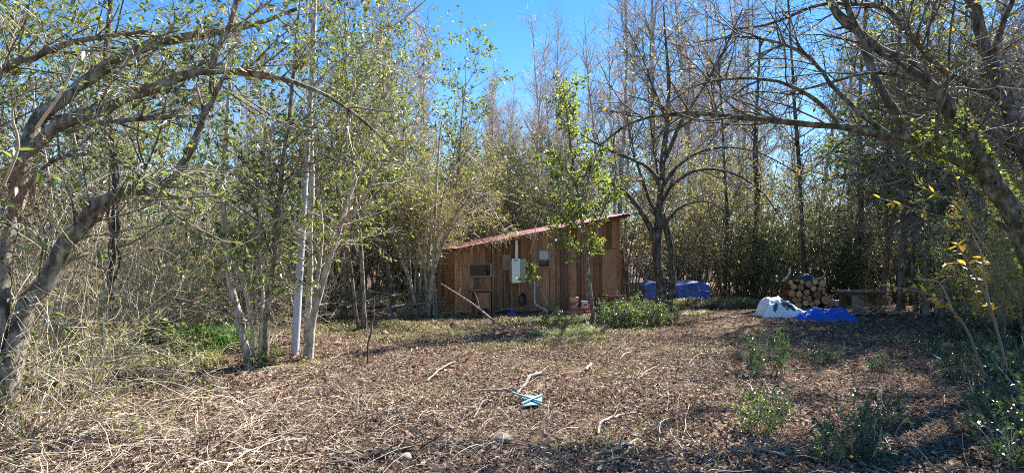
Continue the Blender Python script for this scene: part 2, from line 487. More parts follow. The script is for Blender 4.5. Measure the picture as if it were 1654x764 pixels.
xs = spread(-12, 14, 0.13, -700, 700)
ys = spread(2.0, 22, 0.12, -60, 900)
XX, YY = np.meshgrid(xs, ys)
g0 = np.random.default_rng(3)
ZZ = gh(XX, YY) + g0.normal(size=XX.shape) * 0.006
nx, ny = len(xs), len(ys)
idx = np.arange(nx * ny).reshape(ny, nx)
ff = np.stack([idx[:-1, :-1], idx[:-1, 1:], idx[1:, 1:], idx[1:, :-1]], -1).reshape(-1, 4)
G = Geo(); G.add(np.stack([XX, YY, ZZ], -1).reshape(-1, 3), ff)
gme = G.mesh('ground', [M['ground'], M['soil_shade']])
fc = np.stack([XX, YY], -1).reshape(-1, 2)[ff].mean(1)          # dug earth of the trench, with the hollow's shade painted into its colour
ee = ((fc[:, 0] - 6.6) / 1.75) ** 2 + ((fc[:, 1] - 18.3 - 0.05 * (fc[:, 0] - 6.6)) / 0.75) ** 2
gme.polygons.foreach_set('material_index', (ee < 1.12).astype(np.int32))
ground = put('ground', gme)
tag(ground, 'brown leaf strewn forest clearing floor', kind='structure')

# ------------------------------------------------------------------ plant generators
def branch_out(g, P, R, levels, trunk_geo, crown_geo, trunk_levels=0):
    """P, R: list of limb paths. Returns the last level's paths."""
    cur = [(p[None], r[None]) for p, r in zip(P, R)]
    # resample all limbs to the same length for spawning
    K = 14
    pp = np.stack([np.stack([np.interp(np.linspace(0, 1, K), np.linspace(0, 1, len(p)), p[:, c]) for c in range(3)], -1) for p in P])
    rr = np.stack([np.interp(np.linspace(0, 1, K), np.linspace(0, 1, len(r)), r) for r in R])
    allp = []
    for i, lv in enumerate(levels):
        n = lv['n']
        p, d, r, t = spawn(g, pp, rr, n, lv.get('t0', 0.3), lv.get('t1', 1.0), lv.get('a0', 0.5), lv.get('a1', 1.1), lv.get('up', 0))
        L = lv['len'] * (0.55 + 0.75 * g.random(n)) * (1 - lv.get('taper', 0.45) * t)
        kk = lv.get('K', 4)
        q = grow(g, p, d, L, kk, lv.get('curl', 0.18), lv.get('trop', (0, 0, 0.03)))
        r0 = np.minimum(r * 0.75, lv['rad'] * (0.6 + 0.6 * g.random(n)))
        rq = r0[:, None] * np.linspace(1, lv.get('tip', 0.35), kk)[None]
        tubes(trunk_geo if i < trunk_levels else crown_geo, q, rq, lv.get('S', 3), 0)
        allp.append((q, rq))
        if lv.get('mix', True) and i > 0:
            pass
        pp, rr = q, rq
    return allp

def add_leaves(g, geo, paths, n, size, m=1, t0=0.2, t1=1.0, a0=0.4, a1=1.2, **kw):
    P, R = paths
    p, d, r, t = spawn(g, P, R, n, t0, t1, a0, a1)
    leaves(geo, g, p, d, size * (0.55 + 0.8 * g.random(n)), m, **kw)

def proto_tree(seed, H, stems, r0, lean, levels, leaf=None, bark='bark_bare', twig='twig_bare', leafm=('leaf_olive',), spreadr=0.15, S=6, K=12, curl=0.05, trop=(0, 0, 0.03)):
    g = np.random.default_rng(seed)
    tg, cg = Geo(), Geo()
    P, R = [], []
    for s in range(stems):
        a = g.random() * 6.28
        p0 = np.array([[math.cos(a) * spreadr * g.random(), math.sin(a) * spreadr * g.random(), -0.15]])
        ln = lean * (0.4 + 0.9 * g.random())
        d0 = np.array([[math.cos(a) * ln, math.sin(a) * ln, 1.0]])
        h = H * (0.7 + 0.3 * g.random()) if stems > 1 else H
        p = grow(g, p0, d0, np.array([h]), K, curl, trop)[0]
        rad = r0 * (0.6 + 0.5 * g.random()) if stems > 1 else r0
        r = rad * (1 - 0.9 * np.linspace(0, 1, K) ** 0.9)
        if stems <= 2:
            r[0] *= 1.35
        P.append(p); R.append(np.maximum(r, 0.004))
        tubes(tg, p[None], R[-1][None], S, 0)
    lv = branch_out(g, P, R, levels, tg, cg, 1)
    if leaf:
        for lf in leaf:
            add_leaves(g, cg, lv[lf.pop('lv', -1)], **lf)
    tm = tg.mesh('trunk', [M[bark]])
    cm = cg.mesh('crown', [M[twig]] + [M[x] for x in leafm], smooth=False)
    return tm, cm

# slender tall bare trees of the background
BARE = [proto_tree(100 + i, 14.0, 1, 0.11, 0.05, [
    dict(n=46, t0=0.22, t1=0.98, a0=0.45, a1=0.85, len=2.7, rad=0.026, K=5, S=4, trop=(0, 0, 0.09), taper=0.6),
    dict(n=330, t0=0.15, a0=0.4, a1=0.9, len=1.0, rad=0.010, K=4, trop=(0, 0, 0.08)),
    dict(n=1700, t0=0.1, a0=0.4, a1=1.0, len=0.48, rad=0.0055, K=3, trop=(0, 0, 0.05))],
    leaf=[dict(n=260, size=0.09, m=1)] , leafm=('leaf_tan',), curl=0.035) for i in range(4)]
# tall leafy slender trees
LEAFY = [proto_tree(200 + i, 8.0, 2, 0.065, 0.16, [
    dict(n=46, t0=0.2, a0=0.5, a1=1.1, len=2.0, rad=0.018, K=5, S=4, trop=(0, 0, 0.05)),
    dict(n=260, t0=0.15, a0=0.4, a1=1.0, len=0.85, rad=0.008, K=4, trop=(0, 0, 0.0)),
    dict(n=1000, t0=0.1, a0=0.4, a1=1.1, len=0.36, rad=0.0042, K=3)],
    leaf=[dict(n=1500, size=0.115, m=1, flat=0.35, droop=0.35), dict(lv=1, n=900, size=0.125, m=2, droop=0.3, flat=0.35)],
    bark='bark_grey', twig='twig_grey', leafm=('leaf_olive', 'leaf_green')) for i in range(4)]
# fine twiggy thicket shrubs, many thin stems, small tan-olive leaves
THICK = [proto_tree(300 + i, 4.4, 13, 0.022, 0.38, [
    dict(n=120, t0=0.2, a0=0.3, a1=0.9, len=1.3, rad=0.011, K=5, S=3, trop=(0, 0, 0.02)),
    dict(n=520, t0=0.1, a0=0.4, a1=1.1, len=0.65, rad=0.0062, K=4, trop=(0, 0, -0.05)),
    dict(n=1100, t0=0.1, a0=0.4, a1=1.2, len=0.32, rad=0.0042, K=3, trop=(0, 0, -0.06))],
    leaf=[dict(n=1300, size=0.075, m=1, flat=0.3), dict(n=800, size=0.08, m=2, flat=0.3)],
    bark='bark_grey', twig='twig_dry', leafm=('leaf_tan', 'leaf_olive'), spreadr=0.35, S=5, K=9, curl=0.08, trop=(0, 0, -0.015)) for i in range(3)]
# dry pale canes, almost leafless
CANE = [proto_tree(350 + i, 3.4, 30, 0.0105, 0.42, [
    dict(n=110, t0=0.15, a0=0.4, a1=1.1, len=1.1, rad=0.0075, K=5, S=3, trop=(0, 0, -0.05), curl=0.28),
    dict(n=260, t0=0.1, a0=0.4, a1=1.2, len=0.55, rad=0.005, K=4, trop=(0, 0, -0.06), curl=0.28)],
    leaf=[dict(n=170, size=0.08, m=1, flat=0.3), dict(n=110, size=0.085, m=2, flat=0.3)],
    bark='twig_dry', twig='twig_dry', leafm=('leaf_tan', 'leaf_green'), spreadr=0.75, S=4, K=10, curl=0.13, trop=(0, 0, -0.05)) for i in range(3)]
# dark glossy evergreen bushes
EVER = [proto_tree(400 + i, 3.6, 6, 0.04, 0.4, [
    dict(n=80, t0=0.1, a0=0.5, a1=1.2, len=1.3, rad=0.012, K=4, S=3, trop=(0, 0, 0.0)),
    dict(n=480, t0=0.2, a0=0.5, a1=1.2, len=0.55, rad=0.006, K=3, trop=(0, 0, -0.06)),
    dict(n=1300, t0=0.1, a0=0.4, a1=1.2, len=0.25, rad=0.004, K=3)],
    leaf=[dict(n=7000, size=0.085, m=1, flat=0.55, wid=0.5)],
    bark='bark_dark', twig='twig_dark', leafm=('leaf_dark',), spreadr=0.3, S=5, K=8, curl=0.1) for i in range(3)]
# dry bramble tangles, arching canes
BRAM = [proto_tree(500 + i, 2.2, 34, 0.009, 0.8, [
    dict(n=150, t0=0.15, a0=0.4, a1=1.1, len=0.7, rad=0.0045, K=4, S=3, trop=(0, 0, -0.08), curl=0.25),
    dict(n=700, t0=0.1, a0=0.5, a1=1.2, len=0.28, rad=0.003, K=3, curl=0.3)],
    leaf=[dict(n=500, size=0.06, m=1), dict(n=350, size=0.06, m=2)],
    bark='twig_dry', twig='twig_dry', leafm=('leaf_tan', 'leaf_green'), spreadr=0.6, S=4, K=10, curl=0.16, trop=(0, 0, -0.16)) for i in range(3)]
# drooping dark twiggy trees on the shaded side
DROOP = [proto_tree(600 + i, 7.0, 3, 0.07, 0.25, [
    dict(n=60, t0=0.25, a0=0.6, a1=1.2, len=2.5, rad=0.018, K=6, S=4, trop=(0, 0, -0.06)),
    dict(n=420, t0=0.15, a0=0.4, a1=1.0, len=1.1, rad=0.008, K=4, trop=(0, 0, -0.16)),
    dict(n=1500, t0=0.1, a0=0.3, a1=0.9, len=0.5, rad=0.005, K=3, trop=(0, 0, -0.14))],
    leaf=[dict(n=900, size=0.085, m=1, flat=0.3), dict(n=350, size=0.085, m=2, flat=0.3)],
    bark='bark_grey', twig='twig_mid', leafm=('leaf_olive', 'leaf_tan')) for i in range(3)]
# low leafy ground shrubs
HERB = [proto_tree(700 + i, 0.62, 16, 0.005, 0.5, [
    dict(n=60, t0=0.2, a0=0.4, a1=1.0, len=0.24, rad=0.0028, K=3, S=3),
    dict(n=160, t0=0.2, a0=0.4, a1=1.0, len=0.12, rad=0.002, K=3, S=3)],
    leaf=[dict(n=620, size=0.042, m=1, flat=0.75, wid=0.6, droop=0.05), dict(lv=0, n=330, size=0.05, m=1, flat=0.75, wid=0.6, droop=0.05)],
    bark='twig_grey', twig='twig_grey', leafm=('leaf_glossy',), spreadr=0.16, S=4, K=6, curl=0.1) for i in range(3)]
HERBG = [(t, c.copy()) for t, c in HERB]
for t_, c_ in HERBG:
    c_.materials[1] = M['leaf_green']

# thin pale whips of the thicket
WHIP = [proto_tree(800 + i, 5.2, 1, 0.028, 0.16, [
    dict(n=16, t0=0.3, a0=0.5, a1=1.1, len=0.9, rad=0.009, K=5, S=3, trop=(0, 0, 0.05), curl=0.2),
    dict(n=60, t0=0.2, a0=0.4, a1=1.0, len=0.4, rad=0.005, K=4, curl=0.2),
    dict(n=130, t0=0.1, a0=0.4, a1=1.1, len=0.22, rad=0.003, K=3)],
    leaf=[dict(n=170, size=0.085, m=1, flat=0.35, droop=0.3)], bark='bark_pale', twig='twig_grey', leafm=('leaf_green',), curl=0.07, S=5) for i in range(4)]

LEAFB = [(t, c.copy()) for t, c in LEAFY]
for k_, (t_, c_) in enumerate(LEAFB):
    c_.materials[1] = M['leaf_bright']; c_.materials[2] = M[('leaf_orange', 'leaf_yellow', 'leaf_bright', 'leaf_tan')[k_]]

def place(name, label, cat, group, proto, x, y, s, rot=None, tilt=0.0, sz=None):
    if rot is None:
        rot = random.uniform(0, 6.283)
    e = thing(name, label, cat, (x, y, gz(x, y)), 0, group)
    e.rotation_euler = (random.uniform(-tilt, tilt), random.uniform(-tilt, tilt), rot)
    e.scale = (s, s, sz or s)
    put('trunk', proto[0], e); put('crown', proto[1], e)
    return e

def in_shed(x, y, m=0.5):
    # keep the shed and its front free
    c, s = math.cos(SHED_A), math.sin(SHED_A)
    lx = (x - SHED_X) * c + (y - SHED_Y) * s; ly = -(x - SHED_X) * s + (y - SHED_Y) * c
    return -m < lx < 4.95 + m and -1.2 < ly < 3.2 + m

SHED_A = math.radians(21); SHED_Y = 16.3; SHED_X = gx(737, 16.3)

MARKS = [(60, 'behind the leaning tree trunk'), (250, 'by the vine-wrapped trunk'), (370, 'above the green grass tuft'), (465, 'behind the crooked sapling'), (540, 'behind the grey pole'),
         (640, 'behind the brush heap'), (740, 'behind the many-stemmed shrub'), (840, 'over the low shed end'), (930, 'over the mid shed roof'), (1012, 'over the tall shed end'),
         (1130, 'behind the dark forked tree'), (1230, 'beyond the dug trench'), (1340, 'behind the log pile'), (1440, 'behind the plank table'), (1560, 'behind the yellow sprig'), (9999, 'beyond the mossy tree')]
def where(px):
    return next(t for lim, t in MARKS if px < lim)
def rank(v, lo, hi, words):
    return words[min(len(words) - 1, int((v - lo) / max(hi - lo, 1e-6) * len(words)))]

def scatter(name, label, cat, group, protos, n, pxr, yr, sr, tilt=0.05, zr=None, mind=0.6, names=None):
    pts = []
    tries = 0
    while len(pts) < n and tries < n * 40:
        tries += 1
        # even over ground area
        y = math.sqrt(random.uniform(yr[0] ** 2, yr[1] ** 2)); px = random.uniform(*pxr)
        x = gx(px, y)
        if (285 < px < 380 and y < 13) or (430 < px < 540 and y < 12) or (540 <= px < 720 and y < 15):
            continue
        if in_shed(x, y) or any((x - a) ** 2 + (y - b) ** 2 < mind ** 2 for a, b in pts):
            continue
        pts.append((x, y))
        s = random.uniform(*sr)
        lab = rank(s, *sr, ('small ', '', 'large ')) + label + rank(y, *yr, (' at the front,', ' midway back,', ' farthest back,')) + ' ' + where(px)
        place(name, lab, cat, group, random.choice(protos), x, y, s, tilt=tilt, sz=s * random.uniform(*zr) if zr else None)

# ---- background woods
scatter('bare_tree', 'slender bare grey tree', 'tree', 'bare trees beyond the shed', BARE, 18, (560, 745), (26, 55), (1.0, 1.5), tilt=0.09)
scatter('bare_tree', 'slim bare tree below the sky gap', 'tree', 'bare trees below the sky gap', BARE, 32, (745, 925), (30, 60), (0.95, 1.2))
scatter('bare_tree', 'fine twigged bare tree', 'tree', 'bare trees around the dark forked tree', BARE, 24, (925, 1160), (27, 60), (0.95, 1.5), tilt=0.09)
scatter('bare_tree', 'slender bare tree', 'tree', 'bare trees behind the grey pole', BARE, 30, (-260, 600), (19, 50), (0.75, 1.1))
scatter('bare_tree', 'tall bare pale tree', 'tree', 'bare trees behind the log pile', BARE, 40, (1140, 1950), (26, 60), (0.95, 1.4), tilt=0.10)
scatter('leafy_tree', 'slender olive leaved tree', 'tree', 'leafy trees behind the grey pole', LEAFY, 9, (-150, 520), (11, 19), (0.8, 1.2))
scatter('leafy_tree', 'thin leafy tree in thicket', 'tree', 'leafy trees behind the shed', LEAFY, 10, (560, 980), (21, 30), (0.6, 0.85))
scatter('thicket_shrub', 'twiggy tan shrub', 'shrub', 'thicket shrubs behind the grey pole', THICK, 16, (-200, 600), (13, 20), (0.75, 1.15))
scatter('dry_cane_clump', 'pale dry leafless cane clump', 'shrub', 'dry canes behind the grey pole', CANE, 34, (-160, 490), (10.6, 17), (0.75, 1.25), mind=0.5)
scatter('thicket_shrub', 'twiggy yellow brown shrub', 'shrub', 'thicket shrubs around the shed', THICK, 14, (530, 745), (19.0, 25), (1.0, 1.5), mind=1.0)
scatter('thicket_shrub', 'tall twiggy brown shrub', 'shrub', 'thicket shrubs behind the shed', THICK, 28, (640, 1200), (21.5, 32), (1.0, 1.7), mind=1.1)
scatter('dark_drooping_tree', 'dark drooping twiggy tree', 'tree', 'dark trees behind the log pile', DROOP, 14, (1150, 1760), (20, 30), (0.75, 1.1))
scatter('evergreen_bush', 'dark glossy evergreen bush', 'bush', 'evergreen bushes behind the log pile', EVER, 14, (1160, 1720), (20, 27), (0.6, 1.0), mind=1.3)
scatter('thicket_shrub', 'twiggy tan shrub in the thin wood', 'shrub', 'thicket shrubs behind the log pile', THICK, 22, (1120, 1760), (20.5, 34), (0.9, 1.5), mind=1.2)
scatter('evergreen_bush', 'dark evergreen bush deep in woods', 'bush', 'evergreen bushes in the far woods', EVER, 20, (-200, 1150), (26, 38), (0.8, 1.2))
scatter('whip_sapling', 'thin pale upright sapling stem', 'sapling', 'pale whips in the thicket', WHIP, 40, (-60, 560), (9.8, 16), (0.6, 1.3), tilt=0.14, mind=0.3)
for px_, Y_, s_ in ((590, 13.2, 0.95), (640, 16.2, 0.95), (705, 18.6, 1.05), (560, 15.0, 1.1), (668, 20.5, 1.15)):
    place('leafy_tree', 'leafy tree ' + {590: 'in front of the brush heap, crown against the sky gap', 640: 'just behind the brush heap limbs', 705: 'behind the low shed end, crown over the roof', 560: 'behind the forked sapling, tall crown', 668: 'farthest behind the many-stemmed shrub'}[px_], 'tree', 'leafy trees above the brush heap', LEAFY[int(px_) % 4], gx(px_, Y_), Y_, s_)
for i_, (px_, Y_, s_) in enumerate(((-30, 6.3, 1.1), (45, 6.9, 0.9), (110, 7.6, 0.8), (10, 7.9, 1.2), (-10, 5.2, 0.75), (60, 5.6, 0.8))):
    place('bramble_tangle', ('tall dry bramble just behind the leaning forked tree', 'dry bramble between the leaning tree and vine-wrapped trunk', 'small dry bramble in front of the vine-wrapped trunk', 'tallest dry bramble deep behind the leaning forked tree', 'small dry bramble in front of the leaning tree foot', 'low dry bramble just beside the leaning tree foot')[i_], 'bramble', 'brambles at the leaning tree', BRAM[i_ % 3], gx(px_, Y_), Y_, s_)
for i_, (px_, Y_, s_) in enumerate(((14, 5.2, 0.62), (115, 6.6, 0.6), (-20, 6.3, 1.0))):
    place('dry_cane_clump', ('pale dry canes standing in front of the leaning tree trunk', 'pale dry canes beside the leaning tree where it bends', 'tall dry canes just behind the leaning tree trunk')[i_], 'shrub', 'canes at the leaning tree', CANE[i_ % 3], gx(px_, Y_), Y_, s_)
scatter('bramble_tangle', 'dry bramble tangle', 'bramble', 'bramble tangles behind the grey pole', BRAM, 16, (-120, 480), (8.8, 13), (0.45, 0.8))
scatter('edge_tree', 'dark drooping wood edge tree', 'tree', 'dark trees at the wood edge', DROOP, 6, (1520, 1900), (12.5, 19), (1.0, 1.45), mind=1.2)
scatter('edge_bush', 'dark evergreen wood edge bush', 'bush', 'evergreen bushes at the wood edge', EVER, 8, (1500, 1850), (11.5, 18), (0.5, 0.85), mind=0.9)
scatter('wood_edge_tree', 'tall pale bare wood edge tree', 'tree', 'tall bare trees at the wood edge', BARE, 7, (1530, 1800), (14, 19.5), (0.95, 1.2), mind=1.3)
scatter('understory_sapling', 'yellow green understory sapling', 'sapling', 'saplings under the mossy tree', LEAFB, 10, (1520, 1740), (8.6, 13), (0.28, 0.48), mind=0.6, tilt=0.2)
for px_, Y_, s_ in ((1475, 17.6, 1.35), (1525, 15.6, 1.3), (1570, 17.5, 1.4), (1625, 14.2, 1.25)):
    place('edge_tree', 'dark wood edge tree ' + {1475: 'nearest the plank table', 1525: 'behind the yellow sprig', 1570: 'behind the orange sapling', 1625: 'closest behind the mossy tree'}[px_], 'tree', 'dark trees by the table', DROOP[int(px_) % 3], gx(px_, Y_), Y_, s_)
for px_, Y_, s_ in ((1448, 17.6, 1.5), (1495, 15.9, 1.4), (1420, 19.6, 1.55)):
    place('tall_leafy_tree', 'tall leafy tree ' + {1448: 'rising just past the end of the plank table', 1495: 'rising behind the yellow sprig', 1420: 'rising straight behind the plank table'}[px_], 'tree', 'tall leafy trees by the table', LEAFY[px_ % 4], gx(px_, Y_), Y_, s_)
scatter('bramble_tangle', 'low dry bramble tangle', 'bramble', 'bramble tangles beside the shed', BRAM, 9, (510, 710), (15, 19), (0.4, 0.6))

# ------------------------------------------------------------------ trees one can tell apart
def hero(name, label, seed, limbs, levels, leaf=(), bark='bark_grey', twig='twig_grey', leafm=('leaf_olive',), cat='tree', S=8, group=None, wob=0.10, extra=None, nb=None):
    g = np.random.default_rng(seed)
    tg, cg = Geo(), Geo()
    P, R = [], []
    for rows in limbs:
        p, r = limb(rows, g=g, wob=wob)
        P.append(p); R.append(r)
    base = P[0][0].copy(); base[2] = gz(base[0], base[1])
    # root trunks go a little into the ground
    for i in range(len(P)):
        if P[i][0, 2] < 0.3:
            P[i][0, 2] = gz(P[i][0, 0], P[i][0, 1]) - 0.06
    P = [p - base for p in P]
    for p, r in zip(P, R):
        tubes(tg, p[None], r[None], S, 0)
    K_ = 14
    pr = np.stack([np.stack([np.interp(np.linspace(0, 1, K_), np.linspace(0, 1, len(p)), p[:, c]) for c in range(3)], -1) for p in P])
    rr_ = np.stack([np.interp(np.linspace(0, 1, K_), np.linspace(0, 1, len(r)), r) for r in R])
    ns = 5 * len(P)                                   # broken stubs along the limbs
    sp, sd, sr_, st = spawn(g, pr, rr_, ns, 0.1, 0.9, 0.6, 1.2)
    sq = grow(g, sp, sd, sr_ * 2.0 + 0.12 * g.random(ns), 4, 0.15)
    tubes(tg, sq, (sr_ * 0.42)[:, None] * np.array((1.2, 0.85, 0.7, 0.45))[None], 5)
    lv = branch_out(g, P[:nb] if nb else P, R[:nb] if nb else R, levels, tg, cg, 1)
    for lf in leaf:
        lf = dict(lf); k = lf.pop('lv', -1)
        add_leaves(g, cg, lv[k], **lf)
    e = thing(name, label, cat, base, 0, group)
    put('trunk', tg.mesh('trunk', [M[bark]]), e)
    put('crown', cg.mesh('crown', [M[twig]] + [M[x] for x in leafm], smooth=False), e)
    return e

std_lv = lambda n1, n2, n3, k=1.0, up=0.0: [
    dict(n=n1, t0=0.3, a0=0.5, a1=1.2, len=1.2 * k, rad=0.014, K=6, S=4, trop=(0, 0, 0.02), curl=0.14, up=up),
    dict(n=n2, t0=0.15, a0=0.4, a1=1.0, len=0.6 * k, rad=0.006, K=4, curl=0.18, trop=(0, 0, -0.02)),
    dict(n=n3, t0=0.1, a0=0.4, a1=1.1, len=0.28 * k, rad=0.003, K=3, curl=0.2, trop=(0, 0, -0.03))]

# leaning forked tree at the near edge
lean_tree = hero('leaning_tree', 'big grey forked tree leaning over the clearing with long arching limbs', 11, [
    [(8, 690, 5.6, 46), (18, 600, 5.7, 38), (40, 520, 5.8, 36), (70, 455, 5.9, 34), (105, 395, 6.0, 32), (140, 355, 6.05, 29), (175, 322, 6.1, 26), (215, 306, 6.15, 22), (262, 313, 6.2, 13), (300, 322, 6.3, 7)],
    [(-16, 690, 5.6, 38), (-6, 560, 5.7, 30), (8, 430, 5.8, 27), (20, 330, 5.9, 26), (42, 264, 6.0, 25), (82, 213, 6.05, 24), (140, 182, 6.1, 22), (220, 155, 6.2, 20), (285, 128, 6.3, 18), (345, 114, 6.4, 16), (410, 118, 6.5, 15), (480, 135, 6.6, 10), (545, 165, 6.8, 6.5), (605, 212, 7.0, 4), (650, 258, 7.2, 2)],
    [(36, 282, 5.95, 26), (60, 205, 6.1, 26), (100, 160, 6.25, 24), (150, 120, 6.4, 22), (210, 90, 6.6, 19), (290, 62, 6.8, 16), (400, 42, 7.0, 11), (480, 15, 7.2, 7)],
    [(250, 309, 6.2, 15), (283, 285, 6.25, 15), (305, 240, 6.3, 14), (330, 190, 6.35, 12), (352, 150, 6.4, 9), (362, 120, 6.4, 7)],
    [(338, 115, 6.4, 13), (352, 85, 6.4, 12), (370, 45, 6.4, 11), (385, -10, 6.4, 10), (398, -70, 6.4, 8)],
    [(-85, 690, 5.6, 34), (-75, 450, 5.8, 28), (-60, 230, 6.0, 22), (0, 118, 6.2, 16), (60, 92, 6.3, 13), (130, 66, 6.4, 10), (240, 50, 6.6, 6)],
    [(105, 215, 6.05, 9), (170, 198, 6.1, 9), (240, 192, 6.15, 8), (330, 186, 6.2, 5)],
    [(20, 350, 5.9, 9), (60, 280, 5.7, 8), (120, 250, 5.6, 6), (190, 262, 5.5, 4), (250, 300, 5.4, 2)],
], std_lv(110, 620, 1700, 1.0), [dict(n=2600, size=0.07, flat=0.35, droop=0.3, m=1), dict(lv=1, n=900, size=0.08, flat=0.35, droop=0.3, m=2)],
    bark='bark_grey', leafm=('leaf_olive', 'leaf_green'), S=12, wob=0.12)

# stems beside the grey pole
hero('sapling', 'thin crooked sapling just beside the foot of the grey pole, with rounded leaves', 12, [
    [(402, 592, 8.8, 17), (388, 525, 8.85, 14), (374, 455, 8.9, 13), (363, 380, 8.9, 11), (358, 300, 8.95, 10), (366, 215, 9.0, 8), (372, 130, 9.0, 6), (385, 30, 9.0, 4)],
    [(418, 585, 8.9, 8), (424, 490, 8.9, 7), (418, 400, 8.9, 6), (427, 300, 8.9, 5), (442, 200, 9.0, 4)],
    [(410, 590, 8.9, 6), (405, 520, 8.8, 5), (385, 440, 8.7, 4), (350, 380, 8.6, 3)],
], std_lv(44, 260, 900, 0.9), [dict(n=1700, size=0.085, flat=0.45, droop=0.25, wid=0.55)], bark='bark_pale', leafm=('leaf_green',))
hero('sapling', 'slim straight grey sapling between the crooked sapling and the grey pole', 13, [
    [(428, 582, 9.1, 13), (430, 500, 9.1, 12), (441, 420, 9.15, 11), (451, 330, 9.2, 10), (459, 250, 9.2, 9), (470, 150, 9.3, 7), (482, 30, 9.3, 5), (490, -60, 9.3, 3)],
    [(441, 420, 9.1, 6), (425, 370, 9.0, 5), (400, 310, 8.9, 4), (390, 240, 8.8, 3)],
], std_lv(30, 200, 650, 0.9), [dict(n=1200, size=0.085, flat=0.45, droop=0.25, wid=0.5)], bark='bark_grey', leafm=('leaf_olive',))
hero('birch_like_tree', 'pale straight trunk rising directly behind the grey pole', 14, [
    [(496, 548, 10.8, 13), (500, 420, 10.8, 12), (503, 300, 10.8, 11), (502, 180, 10.8, 11), (506, 60, 10.8, 10), (510, -60, 10.8, 8), (516, -200, 10.8, 5)],
    [(503, 230, 10.8, 5), (540, 190, 10.6, 5), (590, 120, 10.4, 4), (620, 40, 10.3, 3)],
    [(505, 140, 10.8, 5), (560, 90, 10.9, 4), (640, 40, 11, 3), (700, -10, 11, 2)],
], std_lv(46, 320, 1100, 1.25, 0.1), [dict(n=1500, size=0.085, flat=0.4, droop=0.3), dict(n=400, size=0.09, flat=0.4, droop=0.3, m=2)], bark='bark_pale', leafm=('leaf_olive', 'leaf_bright'))
hero('forked_sapling', 'pale crooked forked sapling leaning away from the grey pole', 15, [
    [(500, 572, 9.4, 13), (508, 510, 9.45, 12), (524, 440, 9.5, 11), (545, 385, 9.55, 10), (561, 330, 9.6, 9), (580, 270, 9.7, 7), (602, 205, 9.8, 5), (640, 120, 10, 3)],
    [(492, 572, 9.5, 9), (507, 490, 9.5, 8), (517, 425, 9.5, 7), (520, 360, 9.5, 6), (512, 290, 9.5, 5), (520, 200, 9.5, 3)],
    [(540, 398, 9.55, 8), (552, 360, 9.5, 7), (580, 330, 9.4, 6), (615, 270, 9.3, 4), (650, 230, 9.2, 2)],
    [(575, 290, 9.6, 5), (560, 230, 9.6, 4), (566, 160, 9.6, 3), (590, 70, 9.6, 2)],
], std_lv(46, 300, 1000, 0.95), [dict(n=1300, size=0.075, flat=0.4, droop=0.3), dict(n=300, size=0.08, m=2, flat=0.4, droop=0.3)], bark='bark_pale', leafm=('leaf_olive', 'leaf_green'))
# vine-wrapped stem behind the leaning tree
hero('vine_wrapped_tree', 'straight brown trunk wrapped in dry vines behind the leaning tree', 16, [
    [(188, 552, 9.6, 15), (180, 450, 9.6, 13), (186, 340, 9.6, 13), (178, 210, 9.6, 12), (172, 90, 9.6, 11), (184, -30, 9.6, 9), (190, -140, 9.6, 6)],
    [(196, 552, 9.5, 5), (176, 480, 9.45, 5), (194, 420, 9.45, 5), (174, 350, 9.45, 4), (192, 280, 9.45, 4), (170, 210, 9.45, 4), (184, 140, 9.45, 3)],
    [(180, 552, 9.45, 4), (192, 500, 9.45, 4), (172, 440, 9.5, 4), (192, 370, 9.5, 4), (176, 300, 9.45, 3), (190, 230, 9.45, 3)],
    [(186, 330, 9.6, 6), (230, 280, 9.5, 5), (262, 200, 9.4, 4), (270, 110, 9.3, 3)],
], std_lv(40, 260, 800, 1.0), [dict(n=700, size=0.07, flat=0.35, droop=0.3), dict(n=400, size=0.06, flat=0.3, m=2)], bark='bark_dark', twig='twig_dry', leafm=('leaf_olive', 'leaf_tan'))
# many-stemmed shrub beside the shed
g_ = np.random.default_rng(77)
ms = []
for k in range(20):
    bx = 688 + g_.normal() * 13; tx = 688 + g_.normal() * 62; ty = 250 + g_.random() * 110; Y = 16.6 + g_.normal() * 0.25
    w = 3.5 + 4.5 * g_.random()
    ms.append([(bx, 503, Y, w), (bx * 0.8 + tx * 0.2, 440, Y, w * 0.9), (bx * 0.45 + tx * 0.55 + g_.normal() * 5, 370, Y + g_.normal() * 0.3, w * 0.7), (tx, ty, Y + g_.normal() * 0.6, w * 0.3)])
for (mx, my, ex, ey) in ((728, 370, 800, 352), (735, 345, 838, 330), (720, 380, 775, 385), (742, 330, 815, 372), (715, 320, 770, 262), (705, 300, 720, 215)):
    ms.append([(692, 503, 16.2, 6), (700, 440, 16.0, 5.5), (mx, my, 15.6, 4.5), ((mx + ex) / 2, min(my, ey) - 14, 15.4, 3.5), (ex, ey, 15.3, 2)])
hero('many_stemmed_shrub', 'tall many-stemmed shrub standing next to the low end of the shed', 17, ms, [
    dict(n=130, t0=0.35, a0=0.4, a1=1.1, len=1.3, rad=0.012, K=5, S=4, curl=0.15),
    dict(n=900, t0=0.15, a0=0.4, a1=1.1, len=0.7, rad=0.006, K=4, curl=0.2, trop=(0, 0, -0.07)),
    dict(n=3600, t0=0.1, a0=0.4, a1=1.2, len=0.32, rad=0.0036, K=3, curl=0.2, trop=(0, 0, -0.06))],
    [dict(n=3000, size=0.07, flat=0.3, m=1), dict(n=2600, size=0.075, flat=0.3, m=2)], bark='bark_pale', twig='twig_dry', leafm=('leaf_tan', 'leaf_olive'), cat='shrub', S=5)

